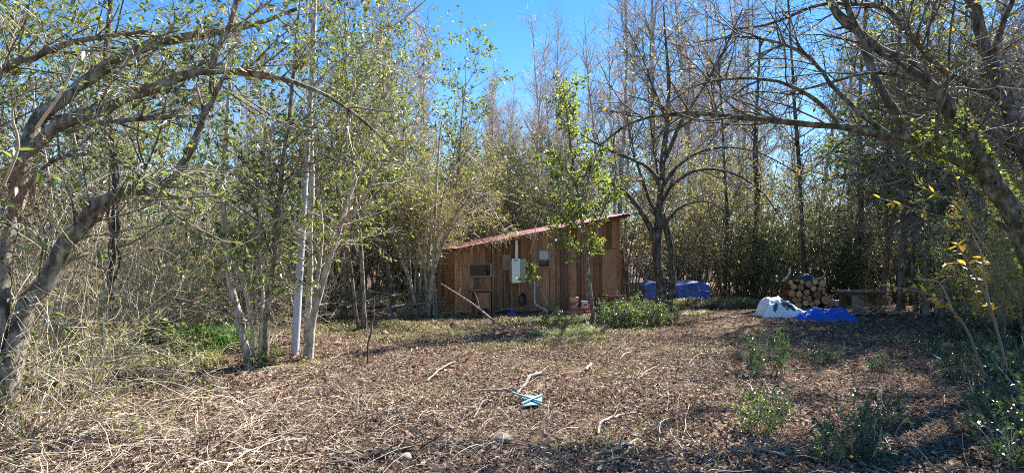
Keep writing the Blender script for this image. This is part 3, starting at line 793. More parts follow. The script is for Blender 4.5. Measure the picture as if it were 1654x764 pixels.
# bright green young tree in front of the shed
hero('young_green_tree', 'slim young tree with bright green leaves in front of the shed wall', 18, [
    [(956, 527, 13.7, 10), (957, 495, 13.7, 8), (952, 455, 13.7, 7.5), (946, 405, 13.7, 7), (938, 340, 13.7, 6), (926, 265, 13.7, 5), (918, 205, 13.7, 4), (912, 150, 13.7, 2)],
    [(947, 415, 13.7, 4), (962, 370, 13.7, 3.5), (978, 330, 13.6, 3), (985, 310, 13.5, 2)],
    [(944, 385, 13.7, 4), (920, 350, 13.6, 3), (898, 330, 13.5, 2.5), (885, 318, 13.5, 2)],
    [(936, 330, 13.7, 4), (950, 290, 13.8, 3), (958, 250, 13.8, 2)],
    [(930, 300, 13.7, 4), (912, 270, 13.6, 3), (896, 245, 13.5, 2)],
    [(946, 405, 13.7, 3), (915, 385, 13.5, 2.5), (893, 385, 13.4, 2)],
], [dict(n=95, t0=0.34, a0=0.5, a1=1.2, len=0.72, rad=0.008, K=4, S=3, up=0.1),
    dict(n=300, t0=0.2, a0=0.4, a1=1.0, len=0.32, rad=0.004, K=3)],
    [dict(n=2700, size=0.092, flat=0.4, droop=0.35, wid=0.48), dict(lv=0, n=900, size=0.10, flat=0.45, droop=0.3, wid=0.5)], bark='bark_grey', leafm=('leaf_bright',), S=7)
hero('leafy_sprout', 'small leafy sprout bending in front of the white water heater', 19, [
    [(884, 492, 13.9, 3), (872, 465, 13.9, 2.5), (862, 445, 13.8, 2), (855, 425, 13.8, 1.5)],
    [(872, 465, 13.9, 2), (858, 458, 13.9, 2), (845, 448, 13.8, 1.5)]],
    [dict(n=12, t0=0.4, a0=0.5, a1=1.2, len=0.25, rad=0.005, K=4, S=3)], [dict(n=75, size=0.115, flat=0.45, droop=0.3, wid=0.5)], leafm=('leaf_bright',), cat='sapling', S=5)

# dark forked tree between the shed and the blue tarp tent
hero('dark_forked_tree', 'dark forked bare tree with spreading branches between the shed and blue tarp tent', 20, [
    [(1068, 500, 17.0, 22), (1066, 450, 17, 18), (1062, 405, 17, 16), (1064, 345, 17, 14), (1068, 300, 17, 12), (1073, 250, 17, 11), (1078, 195, 17, 9), (1080, 140, 17, 7), (1076, 75, 17, 5), (1072, 10, 17, 3)],
    [(1080, 500, 17.0, 16), (1086, 455, 17, 13), (1086, 425, 17, 11), (1078, 385, 17, 12), (1070, 345, 17, 10)],
    [(1062, 400, 17, 13), (1046, 357, 16.9, 11), (1027, 330, 16.8, 9), (1005, 308, 16.7, 8), (983, 294, 16.6, 6), (950, 285, 16.5, 4), (915, 290, 16.5, 2)],
    [(1068, 302, 17, 10), (1050, 275, 17, 8), (1022, 258, 17, 6), (985, 242, 17, 5), (945, 222, 17, 4), (905, 190, 17, 2)],
    [(1062, 350, 17, 8), (1045, 312, 17.2, 7), (1034, 280, 17.3, 5), (1020, 230, 17.4, 3), (1012, 180, 17.4, 2)],
    [(1076, 255, 17, 8), (1100, 200, 17, 7), (1130, 150, 17, 5), (1165, 90, 17, 4), (1200, 15, 17, 3)],
    [(1070, 325, 17, 8), (1090, 295, 16.9, 6), (1130, 275, 16.8, 5), (1180, 278, 16.7, 4), (1230, 310, 16.6, 3), (1262, 355, 16.6, 2)],
    [(1072, 300, 17, 7), (1098, 265, 17.2, 6), (1150, 240, 17.3, 4), (1220, 245, 17.4, 3), (1290, 280, 17.4, 2)],
    [(1075, 360, 17, 6), (1100, 335, 17.1, 5), (1140, 325, 17.2, 3), (1180, 345, 17.2, 2)],
    [(1078, 200, 17, 6), (1058, 150, 17, 5), (1040, 100, 17, 3), (1010, 40, 17, 2)],
    [(1068, 310, 17.1, 6), (1058, 255, 17.4, 4), (1050, 190, 17.5, 3), (1046, 120, 17.5, 2)],
], [dict(n=120, t0=0.3, a0=0.5, a1=1.1, len=1.5, rad=0.016, K=6, S=4, curl=0.12, trop=(0, 0, 0.02)),
    dict(n=800, t0=0.15, a0=0.4, a1=1.0, len=0.9, rad=0.009, K=4, curl=0.15, trop=(0, 0, -0.03)),
    dict(n=2800, t0=0.1, a0=0.4, a1=1.0, len=0.45, rad=0.0052, K=3, trop=(0, 0, -0.05))],
    [dict(n=900, size=0.09, flat=0.3, droop=0.4, m=1), dict(n=500, size=0.09, flat=0.3, droop=0.4, m=2)], bark='bark_dark', twig='twig_dark', leafm=('leaf_tan', 'leaf_olive'), S=9)

# leaning trees at the near right edge
right_tree = hero('ivy_clad_tree', 'thick leaning mossy tree whose long limb arches over the clearing', 21, [
    [(1745, 690, 6.6, 52), (1722, 580, 6.7, 45), (1690, 470, 6.8, 41), (1652, 375, 6.9, 38), (1612, 303, 7.0, 34), (1572, 238, 7.0, 30), (1541, 186, 7.0, 27), (1510, 142, 7.1, 24), (1470, 107, 7.2, 21), (1430, 86, 7.3, 18), (1390, 55, 7.4, 16), (1350, 15, 7.5, 14), (1325, -25, 7.6, 12), (1300, -80, 7.7, 9)],
    [(1605, 292, 7.0, 23), (1560, 268, 7.0, 20), (1510, 245, 7.0, 18), (1460, 224, 7.0, 16), (1400, 210, 7.05, 15), (1330, 202, 7.1, 13), (1250, 196, 7.2, 11), (1180, 188, 7.3, 9.5), (1120, 183, 7.4, 9), (1060, 188, 7.5, 7), (1010, 205, 7.6, 5), (965, 238, 7.7, 3)],
    [(1466, 224, 7.0, 16), (1441, 172, 7.1, 15), (1416, 126, 7.2, 14), (1396, 76, 7.3, 13), (1376, 30, 7.4, 12), (1358, -25, 7.5, 10)],
    [(1432, 214, 7.0, 9), (1385, 180, 7.1, 8), (1345, 140, 7.2, 8), (1310, 95, 7.3, 7), (1268, 72, 7.4, 6), (1200, 60, 7.5, 4), (1120, 70, 7.6, 2)],
    [(1357, 203, 7.1, 9), (1322, 165, 7.0, 8), (1282, 142, 6.9, 7), (1235, 128, 6.8, 6), (1160, 130, 6.7, 4), (1090, 150, 6.6, 2)],
    [(1508, 140, 7.1, 10), (1460, 125, 7.0, 8), (1400, 118, 6.9, 6), (1320, 140, 6.8, 4), (1260, 150, 6.8, 2)],
    [(1520, 250, 7.0, 8), (1512, 200, 6.8, 7), (1530, 140, 6.7, 5), (1535, 60, 6.6, 4), (1545, -20, 6.5, 3)],
], [dict(n=95, t0=0.3, a0=0.5, a1=1.1, len=1.35, rad=0.013, K=7, S=4, curl=0.13, trop=(0, 0, -0.02)),
    dict(n=460, t0=0.15, a0=0.4, a1=1.0, len=0.65, rad=0.0055, K=5, curl=0.15, trop=(0, 0, -0.05)),
    dict(n=1000, t0=0.1, a0=0.4, a1=1.0, len=0.3, rad=0.003, K=3, trop=(0, 0, -0.06))],
    [dict(n=420, size=0.055, flat=0.3, droop=0.5, m=1), dict(n=120, size=0.055, flat=0.3, droop=0.5, m=2)], bark='bark_mossy', twig='twig_dark', leafm=('leaf_olive', 'leaf_yellow'), S=12)
hero('dark_leaning_tree', 'dark upright tree beyond the mossy tree with limbs crossing the sky', 22, [
    [(1790, 640, 8.6, 46), (1755, 450, 8.8, 40), (1700, 320, 9.0, 34), (1660, 260, 9.1, 30), (1636, 192, 9.2, 26), (1618, 137, 9.3, 24), (1592, 82, 9.4, 22), (1568, 0, 9.5, 19), (1550, -70, 9.6, 15)],
    [(1628, 172, 9.2, 15), (1600, 150, 9.0, 14), (1560, 132, 8.8, 13), (1520, 112, 8.6, 11), (1470, 60, 8.4, 10), (1440, 20, 8.3, 9), (1400, 8, 8.2, 8), (1320, 10, 8.1, 7), (1240, 40, 8.0, 5), (1170, 48, 7.9, 3)],
    [(1655, 250, 9.1, 14), (1610, 220, 9.2, 12), (1560, 195, 9.3, 10), (1490, 190, 9.4, 7), (1420, 170, 9.5, 4)],
    [(1600, 100, 9.4, 10), (1620, 40, 9.3, 9), (1645, -20, 9.2, 8)],
], [dict(n=70, t0=0.3, a0=0.5, a1=1.1, len=1.6, rad=0.014, K=6, S=4, curl=0.13, trop=(0, 0, -0.01)),
    dict(n=360, t0=0.15, a0=0.4, a1=1.0, len=0.75, rad=0.007, K=4, curl=0.15),
    dict(n=1000, t0=0.1, a0=0.4, a1=1.0, len=0.35, rad=0.0038, K=3)],
    [dict(n=420, size=0.065, flat=0.3, droop=0.4, m=1)], bark='bark_dark', twig='twig_dark', leafm=('leaf_olive',), S=9)
for i, (b, t, w, Y) in enumerate([((1300, 480), (1268, -60), 9, 19.5), ((1385, 480), (1405, -80), 11, 20.5), ((1475, 480), (1440, -80), 10, 19.8), ((1545, 500), (1565, -80), 11, 18.5), ((1215, 478), (1228, 60), 12, 21.5), ((1170, 478), (1160, 90), 8, 22.5)]):
    hero('shaded_tree', ('thin dark trunk rising behind the log pile', 'dark trunk rising behind the plank table', 'dark trunk between the plank table and yellow sprig', 'dark trunk beyond the orange sapling', 'thicker dark trunk rising beyond the trench and printed sack', 'thin dark trunk beyond the faded tarp tent')[i], 60 + i, [
        [(b[0], b[1], Y, w), (b[0] * 0.7 + t[0] * 0.3 + random.uniform(-8, 8), b[1] * 0.7 + t[1] * 0.3, Y, w * 0.85), (b[0] * 0.4 + t[0] * 0.6 + random.uniform(-12, 12), b[1] * 0.4 + t[1] * 0.6, Y, w * 0.65), (t[0], t[1], Y, w * 0.35)]],
        [dict(n=34, t0=0.3, a0=0.5, a1=1.1, len=2.0, rad=0.02, K=5, S=4), dict(n=260, t0=0.15, len=0.95, rad=0.009, K=4, trop=(0, 0, -0.08)), dict(n=900, t0=0.1, len=0.45, rad=0.005, K=3, trop=(0, 0, -0.1))],
        [dict(n=500, size=0.08, flat=0.3)], bark='bark_dark', twig='twig_dark', leafm=('leaf_olive',), group='dark trunks behind the log pile')

# ------------------------------------------------------------------ ivy on the leaning tree, autumn sprays with single leaves
g = np.random.default_rng(31)
ig = Geo()
pI, rI = limb([(1690, 470, 6.8, 50), (1652, 375, 6.9, 46), (1612, 303, 7.0, 40), (1572, 238, 7.0, 36), (1541, 186, 7.0, 31)], 20)
pI2, rI2 = limb([(1605, 292, 7.0, 26), (1560, 268, 7.0, 23), (1510, 245, 7.0, 21), (1470, 226, 7.0, 19)], 20)
for pp_, rr_, n in ((pI, rI, 560), (pI2, rI2, 430)):
    p, d, r, t = spawn(g, pp_[None], rr_[None], n, 0, 1, 1.3, 1.6)
    leaves(ig, g, p + d * (r * 0.9 + 0.01)[:, None], nrm(d + g.normal(size=(n, 3)) * 0.6), 0.05 * (0.6 + 0.7 * g.random(n)), 0, wid=0.8, flat=0.3)
# a hanging curtain of ivy shoots where the limb leaves the trunk
s0 = np.array([at(1490 + 25 * g.random(), 225 + 40 * g.random(), 6.95) for _ in range(26)])
q = grow(g, s0, np.tile((0.1, -0.1, 1.0), (26, 1)) + g.normal(size=(26, 3)) * 0.5, 0.35 * (0.5 + g.random(26)), 5, 0.25, (0, 0, 0.05))
rq = np.tile(np.linspace(0.003, 0.0015, 5), (26, 1)); tubes(ig, q, rq, 3, 1)
p, d, r, t = spawn(g, q, rq, 260, 0.1, 1, 0.5, 1.4)
leaves(ig, g, p, d, 0.055 * (0.6 + 0.7 * g.random(260)), 0, wid=0.8, flat=0.3)
base = np.array((gx(1722, 6.7), 6.7, 0))
iv = put('ivy', ig.mesh('ivy', [M['leaf_bright'], M['twig_dark']], smooth=False))
tag(iv, 'bright yellow green ivy climbing the thick leaning mossy tree', 'ivy')

def one_leaf_mesh(name, mat, L=1.0, W=0.42):
    """a single leaf with midrib fold and curl, unit length along +X"""
    G = Geo(); n = 7; v = []; f = []
    for i in range(n):
        t = i / (n - 1); w = W * 0.5 * math.sin(math.pi * t ** 0.85) ** 0.8 + (0.012 if i in (0, n - 1) else 0)
        z = -0.18 * t * t
        v += [(t * L, -w, z + 0.25 * w), (t * L, 0, z), (t * L, w, z + 0.25 * w)]
    for i in range(n - 1):
        a = i * 3
        f += [(a, a + 3, a + 4, a + 1), (a + 1, a + 4, a + 5, a + 2)]
    G.add(v, f)
    return G.mesh(name, [mat])

def leaf_parts(parent, base, pts, dirs, sizes, me_list, seed):
    rr = random.Random(seed)
    for p, d, s in zip(pts, dirs, sizes):
        o = put('leaf', rr.choice(me_list), parent, Vector(p) - Vector(base))
        d = Vector(d).normalized()
        o.rotation_euler = (rr.uniform(-0.7, 0.7), -math.asin(max(-1, min(1, d.z))), math.atan2(d.y, d.x))
        o.scale = (s, s, s)

def spray(name, label, cat, seed, ctrl, mats, n, size, twig='twig_dark', wid=0.42):
    """a branch spray near enough that each leaf is a part"""
    g = np.random.default_rng(seed)
    tg = Geo(); P = []; R = []
    for rows in ctrl:
        p, r = limb(rows, 12); P.append(p); R.append(r)
    base = P[0][0].copy()
    for p, r in zip(P, R):
        tubes(tg, (p - base)[None], r[None], 5)
    e = thing(name, label, cat, base)
    put('stem', tg.mesh('stem', [M[twig]]), e)
    p, d, r, t = spawn(g, np.stack(P), np.stack(R), n, 0.3, 1, 0.5, 1.2)
    d[:, 2] -= 0.25
    leaf_parts(e, base, p, d, size * (0.7 + 0.6 * g.random(n)), [one_leaf_mesh('leaf', M[m], W=wid) for m in mats], seed)
    return e

# near shoots of the leaning tree: large leaves are parts of it
g = np.random.default_rng(33)
lb = np.array(lean_tree.location)
tg = Geo()
for rows, n in (([(5, 300, 4.3, 6), (30, 235, 4.2, 5), (20, 180, 4.1, 4), (60, 130, 4.0, 3)], 9), ([(60, 205, 4.6, 6), (105, 140, 4.4, 5), (130, 85, 4.3, 4), (165, 70, 4.2, 3)], 9), ([(5, 330, 4.0, 5), (35, 290, 3.9, 4), (60, 275, 3.8, 3), (90, 290, 3.8, 2)], 7)):
    p, r = limb(rows, 10); tubes(tg, (p - lb)[None], r[None], 5)
    pp_, d, r_, t = spawn(g, p[None], r[None], n, 0.2, 1, 0.5, 1.2)
    d[:, 2] -= 0.5
    leaf_parts(lean_tree, lb, pp_, d, 0.10 * (0.7 + 0.5 * g.random(n)), [one_leaf_mesh('leaf', M['leaf_green'], W=0.26), one_leaf_mesh('leaf', M['leaf_bright'], W=0.26)], 5)
put('shoot', tg.mesh('shoot', [M['twig_grey']]), lean_tree)

spray('orange_sapling', 'small sapling with orange autumn leaves in front of the dark undergrowth', 'sapling', 51,
      [[(1625, 590, 5.6, 6), (1600, 500, 5.6, 5), (1572, 440, 5.6, 4), (1545, 395, 5.6, 3)], [(1600, 500, 5.6, 4), (1590, 450, 5.6, 3), (1585, 410, 5.5, 3), (1570, 380, 5.5, 2)], [(1585, 460, 5.6, 3), (1560, 430, 5.5, 3), (1540, 425, 5.4, 2), (1520, 430, 5.4, 2)]],
      ['leaf_orange', 'leaf_yellow', 'leaf_orange'], 30, 0.085)
spray('yellow_sapling', 'low sprig with yellow autumn leaves reaching past the plank table', 'sapling', 52,
      [[(1590, 610, 5.8, 6), (1560, 530, 5.8, 5), (1510, 480, 5.8, 4), (1440, 462, 5.8, 3)], [(1540, 505, 5.8, 4), (1520, 460, 5.8, 3), (1500, 452, 5.7, 3), (1475, 450, 5.7, 2)], [(1510, 480, 5.8, 3), (1490, 470, 5.8, 3), (1470, 465, 5.8, 2), (1450, 468, 5.8, 2)]],
      ['leaf_yellow'], 26, 0.085)
spray('red_tipped_sapling', 'thin sapling with a few yellow and rusty leaves under the mossy tree', 'sapling', 53,
      [[(1640, 480, 7.6, 5), (1590, 400, 7.6, 4), (1540, 330, 7.6, 3), (1480, 300, 7.6, 3)], [(1590, 400, 7.6, 4), (1560, 350, 7.5, 3), (1545, 290, 7.4, 3), (1520, 250, 7.4, 2)], [(1560, 360, 7.6, 3), (1500, 345, 7.5, 3), (1450, 330, 7.4, 2), (1420, 320, 7.4, 2)]],
      ['leaf_yellow', 'leaf_bright', 'leaf_orange'], 34, 0.085)

# ------------------------------------------------------------------ shed
SH = thing('shed', 'brown vertical plank shed with rusty red sloping metal roof', 'shed', (SHED_X, SHED_Y, 0), SHED_A)
SL, SD = 4.95, 2.0
def wall_top(lx):                       # underside of roof along the front
    return 1.72 + (2.70 - 1.72) * lx / SL
ca, sa = math.cos(SHED_A), math.sin(SHED_A)
def on_wall(px, py):
    """photo pixel -> (local x, z) on the shed's front wall plane"""
    a, b = at(px, py, 10.0), np.array((0, 0, CAM_H))
    d = a - b; nrm_ = np.array((sa, -ca, 0)); o = np.array((SHED_X, SHED_Y, 0))
    t = ((o - b) @ nrm_) / (d @ nrm_)
    p = b + d * t - o
    return p[0] * ca + p[1] * sa, p[2]
def wbox(name, x0, x1, y0, y1, z0, z1, mat, parent=SH, bev=0.004, jit=0.0):
    me = box_mesh(name, x1 - x0, y1 - y0, z1 - z0, mat, bev, 'c', jit)
    return put(name, me, parent, ((x0 + x1) / 2, (y0 + y1) / 2, (z0 + z1) / 2))
# dark inner lining behind the plank joints
lin = Geo()
def prism(geo, x0, x1, y0, y1, m=0, off=0.0):
    za, zb = wall_top(x0) - 0.03 + off, wall_top(x1) - 0.03 + off
    v = [(x0, y0, -0.05), (x1, y0, -0.05), (x1, y1, -0.05), (x0, y1, -0.05), (x0, y0, za), (x1, y0, zb), (x1, y1, zb), (x0, y1, za)]
    geo.add(v, [(0, 1, 5, 4), (1, 2, 6, 5), (2, 3, 7, 6), (3, 0, 4, 7), (4, 5, 6, 7)], m)
prism(lin, 0.02, SL - 0.02, 0.03, SD - 0.03)
put('lining', lin.mesh('lining', [M['dark_gap']], False), SH)
# window holes: planks stop above and below
W1 = (*on_wall(757, 446), *on_wall(791, 427))     # x0, z0, x1, z1
W2 = (*on_wall(869, 431), *on_wall(886, 404))
W3 = (*on_wall(810, 436), *on_wall(824, 411))     # dark board beside the heater
def plank_mesh(x0, x1, y0, y1, z0, z1a, z1b):
    G = Geo()
    j = lambda s=0.004: random.uniform(-s, s)
    v = [(x0 + j(), y0, z0), (x1 + j(), y0, z0), (x1 + j(), y1, z0), (x0 + j(), y1, z0), (x0 + j(), y0, z1a), (x1 + j(), y0, z1b), (x1 + j(), y1, z1b), (x0 + j(), y1, z1a)]
    c = np.mean(v, 0)
    G.add(np.array(v) - c, [(0, 1, 5, 4), (1, 2, 6, 5), (2, 3, 7, 6), (3, 0, 4, 7), (4, 5, 6, 7), (3, 2, 1, 0)])
    return G.mesh('plank', [M['plank']], False), c
x = -0.02; rp = random.Random(9)
XP = on_wall(972, 450)[0]                        # the plywood sheet starts here
while x < XP - 0.05:
    w = rp.uniform(0.13, 0.24)
    x1 = min(x + w, XP)
    depth = rp.uniform(0.0, 0.022)
    gap = rp.uniform(0.004, 0.016)
    z0 = rp.uniform(-0.04, 0.06)
    spans = [(z0, None)]
    xc = (x + x1) / 2
    for (a, b, c, d) in (W1, W2):
        if x1 > a + 0.02 and x < c - 0.02:
            spans = [(z0, b - 0.03), (d + 0.03, None)]
    # upper course on the tall end, boards butt-jointed at one height
    out = []
    for (za, zb) in spans:
        if zb is None and x > on_wall(893, 400)[0] and wall_top(x) > 1.95:
            h = 1.78 + rp.uniform(-0.01, 0.01)
            out += [(za, h), (h + 0.012, None)]
        else:
            out.append((za, zb))
    for k_, (za, zb) in enumerate(out):
        ta = zb if zb is not None else wall_top(x) - 0.01
        tb = zb if zb is not None else wall_top(x1) - 0.01
        me, c = plank_mesh(x + gap / 2, x1 - gap / 2, -0.012 - depth - 0.004 * k_, 0.02, za, ta, tb)
        put('plank', me, SH, c, (0, rp.uniform(-0.006, 0.006), 0))
    x = x1
# battens over some joints
for bx in (0.62, 1.02, 1.36, 1.75, 2.16, 2.95, 3.32, 3.75):
    me, c = plank_mesh(bx - 0.022, bx + 0.022, -0.062, -0.037, 0.0, wall_top(bx) - 0.04, wall_top(bx) - 0.04)
    if not (W1[0] - 0.03 < bx < W1[2] + 0.03):
        put('batten', me, SH, c, (0, rp.uniform(-0.006, 0.006), 0))
# plywood sheet at the tall end with short boards above
me = box_mesh('plywood_sheet', SL - XP - 0.01, 0.018, 1.72, M['panel'], 0.002)
put('plywood_sheet', me, SH, ((XP + SL) / 2, -0.02, 0.90))
x = XP
while x < SL - 0.02:
    x1 = min(x + rp.uniform(0.14, 0.22), SL)
    me, c = plank_mesh(x + 0.004, x1 - 0.004, -0.03, 0.02, 1.775, wall_top(x) - 0.01, wall_top(x1) - 0.01)
    put('plank', me, SH, c); x = x1
# side and rear planks
for side in (0, 1):
    y = 0.03; lx = 0.0 if side == 0 else SL
    while y < SD - 0.02:
        y1 = min(y + rp.uniform(0.15, 0.24), SD)
        me, c = plank_mesh(-0.012, 0.014, y + 0.005, y1 - 0.005, 0.0, wall_top(lx) - 0.02, wall_top(lx) - 0.02)
        put('plank', me, SH, (c[0] + (lx - 0.012 if side == 0 else lx + 0.012), c[1], c[2])); y = y1
x = 0.0
while x < SL - 0.02:
    x1 = min(x + rp.uniform(0.18, 0.26), SL)
    me, c = plank_mesh(x + 0.004, x1 - 0.004, SD - 0.02, SD + 0.015, 0.0, wall_top(x) - 0.01, wall_top(x1) - 0.01)
    put('plank', me, SH, c); x = x1
# corner posts
for lx in (0.0, SL):
    wbox('corner_post', lx - 0.045, lx + 0.045, -0.055, 0.03, 0, wall_top(lx) - 0.02, M['plank'])
# windows
def window(W, fr, split):
    a, b, c, d = W
    w_ = put('window', box_mesh('window', c - a, 0.012, d - b, M['glass']), SH, ((a + c) / 2, -0.012, (b + d) / 2))
    for (x0, x1, z0, z1) in ((a - 0.035, a + 0.01, b - 0.035, d + 0.035), (c - 0.01, c + 0.035, b - 0.035, d + 0.035), (a + 0.011, c - 0.011, d - 0.01, d + 0.035), (a + 0.011, c - 0.011, b - 0.035, b + 0.01)):
        put('frame', box_mesh('frame', x1 - x0, 0.05, z1 - z0, fr, 0.003), w_, ((x0 + x1) / 2 - (a + c) / 2, -0.03, (z0 + z1) / 2 - (b + d) / 2))
    if split:
        put('sash_bar', box_mesh('sash_bar', c - a - 0.03, 0.02, 0.02, fr), w_, (0, -0.012, 0.02 - (d - b) * 0.12))
    return w_
window(W1, M['grey_wood'], False)
w2 = window(W2, M['grey_wood'], False)
put('board', box_mesh('board', W2[2] - W2[0] - 0.03, 0.012, (W2[3] - W2[1]) * 0.55, M['grey_panel']), w2, (0, -0.014, (W2[3] - W2[1]) * 0.2))
wbox('dark_board', W3[0], W3[2], -0.085, -0.065, W3[1], W3[3], M['grey_wood'])
# roof: overlapping corrugated sheets and rafters
def roof_sheet(x0, x1, lift):
    G = Geo()
    ny_ = int(round((SD + 0.66) / 0.0375)); ys_ = np.linspace(-0.34, SD + 0.32, ny_ + 1)
    xs_ = np.linspace(x0, x1, 5)
    v = []
    for yy in ys_:
        for xx in xs_:
            v.append((xx, yy, wall_top(xx) + 0.065 + lift + 0.011 * math.cos((yy) / 0.075 * 2 * math.pi) ))
    v = np.array(v); nn = 5
    f = [(i * nn + k, i * nn + k + 1, (i + 1) * nn + k + 1, (i + 1) * nn + k) for i in range(ny_) for k in range(nn - 1)]
    G.add(v, f)
    G.add(v - np.array((0, 0, 0.006)), [q_[::-1] for q_ in f])
    return G.mesh('roof_sheet', [M['roof_metal']], False)
for x0, x1, li in ((-0.13, 1.25, 0.0), (1.15, 2.65, 0.008), (2.55, 4.05, 0.0), (3.95, 5.11, 0.008)):
    put('roof_sheet', roof_sheet(x0, x1, li), SH)
ang = math.atan2(2.70 - 1.72, SL)
Lr = (SL + 0.16) / math.cos(ang)
for yy in (-0.26, 0.6, 1.3, SD + 0.2):
    o = put('rafter', box_mesh('rafter', Lr, 0.045, 0.09, M['old_wood'], 0.003), SH, (SL / 2 - 0.0, yy, wall_top(SL / 2) + 0.0), (0, -ang, 0))
put('fascia', box_mesh('fascia', 0.025, SD + 0.62, 0.13, M['fascia'], 0.003), SH, (SL + 0.11, SD / 2 - 0.01, wall_top(SL + 0.11) + 0.0))
put('rake_board', box_mesh('rake_board', 1.6, 0.02, 0.075, M['fascia'], 0.003), SH, (SL - 0.55, -0.31, wall_top(SL - 0.55) + 0.01), (0, -ang, 0))
# small dry leaves and twigs lying on and hanging over the low roof edge
g = np.random.default_rng(61)
rg = Geo(); n = 900
lx = np.clip(np.abs(g.normal(0.9, 1.0, n)), 0, 4.6); ly = -0.3 + 2.4 * g.random(n)
lxyz = np.stack([lx, ly, wall_top(lx) + 0.09], -1)
d = g.normal(size=(n, 3)); d[:, 2] *= 0.2
leaves(rg, g, lxyz, nrm(d), 0.06 * (0.6 + 0.8 * g.random(n)), 0, flat=0.7)
m_ = 70
p0 = np.stack([g.random(m_) * 2.8, np.full(m_, -0.33), np.zeros(m_)], -1); p0[:, 2] = wall_top(p0[:, 0]) + 0.09
q = grow(g, p0, np.stack([g.normal(size=m_) * 0.6, -np.ones(m_) * 0.6, np.zeros(m_)], -1), 0.35 * (0.4 + g.random(m_)), 5, 0.25, (0, 0, -0.3))
tubes(rg, q, np.tile(np.linspace(0.004, 0.002, 5), (m_, 1)), 3, 1)
p, d, r, t = spawn(g, q, np.full((m_, 5), 0.003), 260, 0.1, 1, 0.4, 1.3)
leaves(rg, g, p, d, 0.05 * (0.6 + 0.8 * g.random(260)), 0)
rl = put('roof_litter', rg.mesh('roof_litter', [M['litter'], M['twig_dry']], False), None, (SHED_X, SHED_Y, 0), SHED_A)
tag(rl, 'dry leaves and twigs lying on the shed roof', 'leaf litter', kind='stuff')

def lathe(name, prof, mat, S=20, close=True):
    G = Geo(); n = len(prof)
    a = np.arange(S) * 2 * math.pi / S
    v = np.array([(r * math.cos(t), r * math.sin(t), z) for r, z in prof for t in a])
    f = [(i * S + j, i * S + (j + 1) % S, (i + 1) * S + (j + 1) % S, (i + 1) * S + j) for i in range(n - 1) for j in range(S)]
    G.add(v, f)
    return G.mesh(name, [mat])

def on_shed(name, label, cat, lx, ly, z, group=None, rot=0):
    return thing(name, label, cat, (SHED_X + lx * ca - ly * sa, SHED_Y + lx * sa + ly * ca, z), SHED_A + rot, group)

def tube_obj(name, pts, r, mat, parent, S=8):
    G = Geo(); p = cat_rom(pts, max(6, 3 * len(pts))); tubes(G, p[None], np.full((1, len(p)), r), S, 0, True)
    return put(name, G.mesh(name, [mat]), parent)

# water heater on the wall
hx0, hz0 = on_wall(820.5, 456); hx1, hz1 = on_wall(844, 418)
wh = on_shed('water_heater', 'white metal water heater hung on the shed wall', 'water heater', (hx0 + hx1) / 2, -0.17, (hz0 + hz1) / 2)
hw, hh = hx1 - hx0, hz1 - hz0
put('casing', box_mesh('casing', hw * 0.98, 0.20, hh, M['heater_grey'], 0.008), wh)
put('front_cover', box_mesh('front_cover', hw * 0.56, 0.035, hh * 1.02, M['white_paint'], 0.008), wh, (-hw * 0.21, -0.118, 0))
put('side_cover', box_mesh('side_cover', hw * 0.40, 0.02, hh * 0.98, M['heater_grey'], 0.006), wh, (hw * 0.28, -0.11, 0))
put('label_plate', box_mesh('label_plate', 0.12, 0.006, 0.022, M['black']), wh, (-hw * 0.25, -0.139, hh * 0.44))
tube_obj('flue_pipe', [(-0.03, 0, hh / 2), (-0.03, 0, hh / 2 + 0.4), (-0.06, -0.05, hh / 2 + 0.75)], 0.045, M['white_paint'], wh, 12)
tube_obj('water_pipe', [(0.08, 0.02, -hh / 2), (0.08, 0.06, -hh / 2 - 0.2), (0.10, 0.10, -hh / 2 - 0.45)], 0.012, M['steel'], wh)
# drain pipe on the wall
dx, dz = on_wall(861, 470)
dp = on_shed('drain_pipe', 'grey plastic drain pipe running down the shed wall beside the heater', 'pipe', dx, -0.10, 0.02)
tube_obj('pipe', [(0, 0, 0.85), (0, 0, 0.5), (0.0, -0.01, 0.26)], 0.028, M['pvc_grey'], dp, 10)
tube_obj('elbow', [(0, -0.01, 0.27), (0.02, -0.05, 0.2), (0.08, -0.12, 0.14)], 0.033, M['pvc_grey'], dp, 10)
tube_obj('outlet', [(0.075, -0.115, 0.145), (0.16, -0.30, 0.07), (0.22, -0.42, 0.03)], 0.028, M['pvc_grey'], dp, 10)
# narrow rafter tail / vent pipe above the window
vx, vz = on_wall(853, 395)
vp = on_shed('vent_stack', 'thin pale vent pipe sticking up through the shed roof', 'pipe', vx, -0.12, vz)
tube_obj('pipe', [(0, 0, -0.25), (0, -0.28, 0.05), (0, -0.38, 0.2), (0, -0.38, 0.52)], 0.016, M['pvc_grey'], vp)
# small workbench under the window
bx0, bz1 = on_wall(752, 466)
wb = on_shed('workbench', 'small rough wooden bench under the shed window', 'bench', bx0 + 0.30, -0.30, 0.0)
put('bench_top', box_mesh('bench_top', 0.62, 0.36, 0.035, M['grey_wood'], 0.004), wb, (0, 0, bz1 - 0.02))
put('bench_board', box_mesh('bench_board', 0.60, 0.30, 0.03, M['old_wood'], 0.004), wb, (0.02, 0.0, bz1 - 0.055))
for sx in (-0.13, 0.24):
    for sy in (-0.11, 0.11):
        put('leg', box_mesh('leg', 0.07, 0.06, bz1 - 0.072, M['old_wood'], 0.004, 'b'), wb, (sx, sy, 0))
put('apron', box_mesh('apron', 0.32, 0.02, 0.42, M['plank'], 0.003), wb, (0.055, -0.155, bz1 - 0.30))
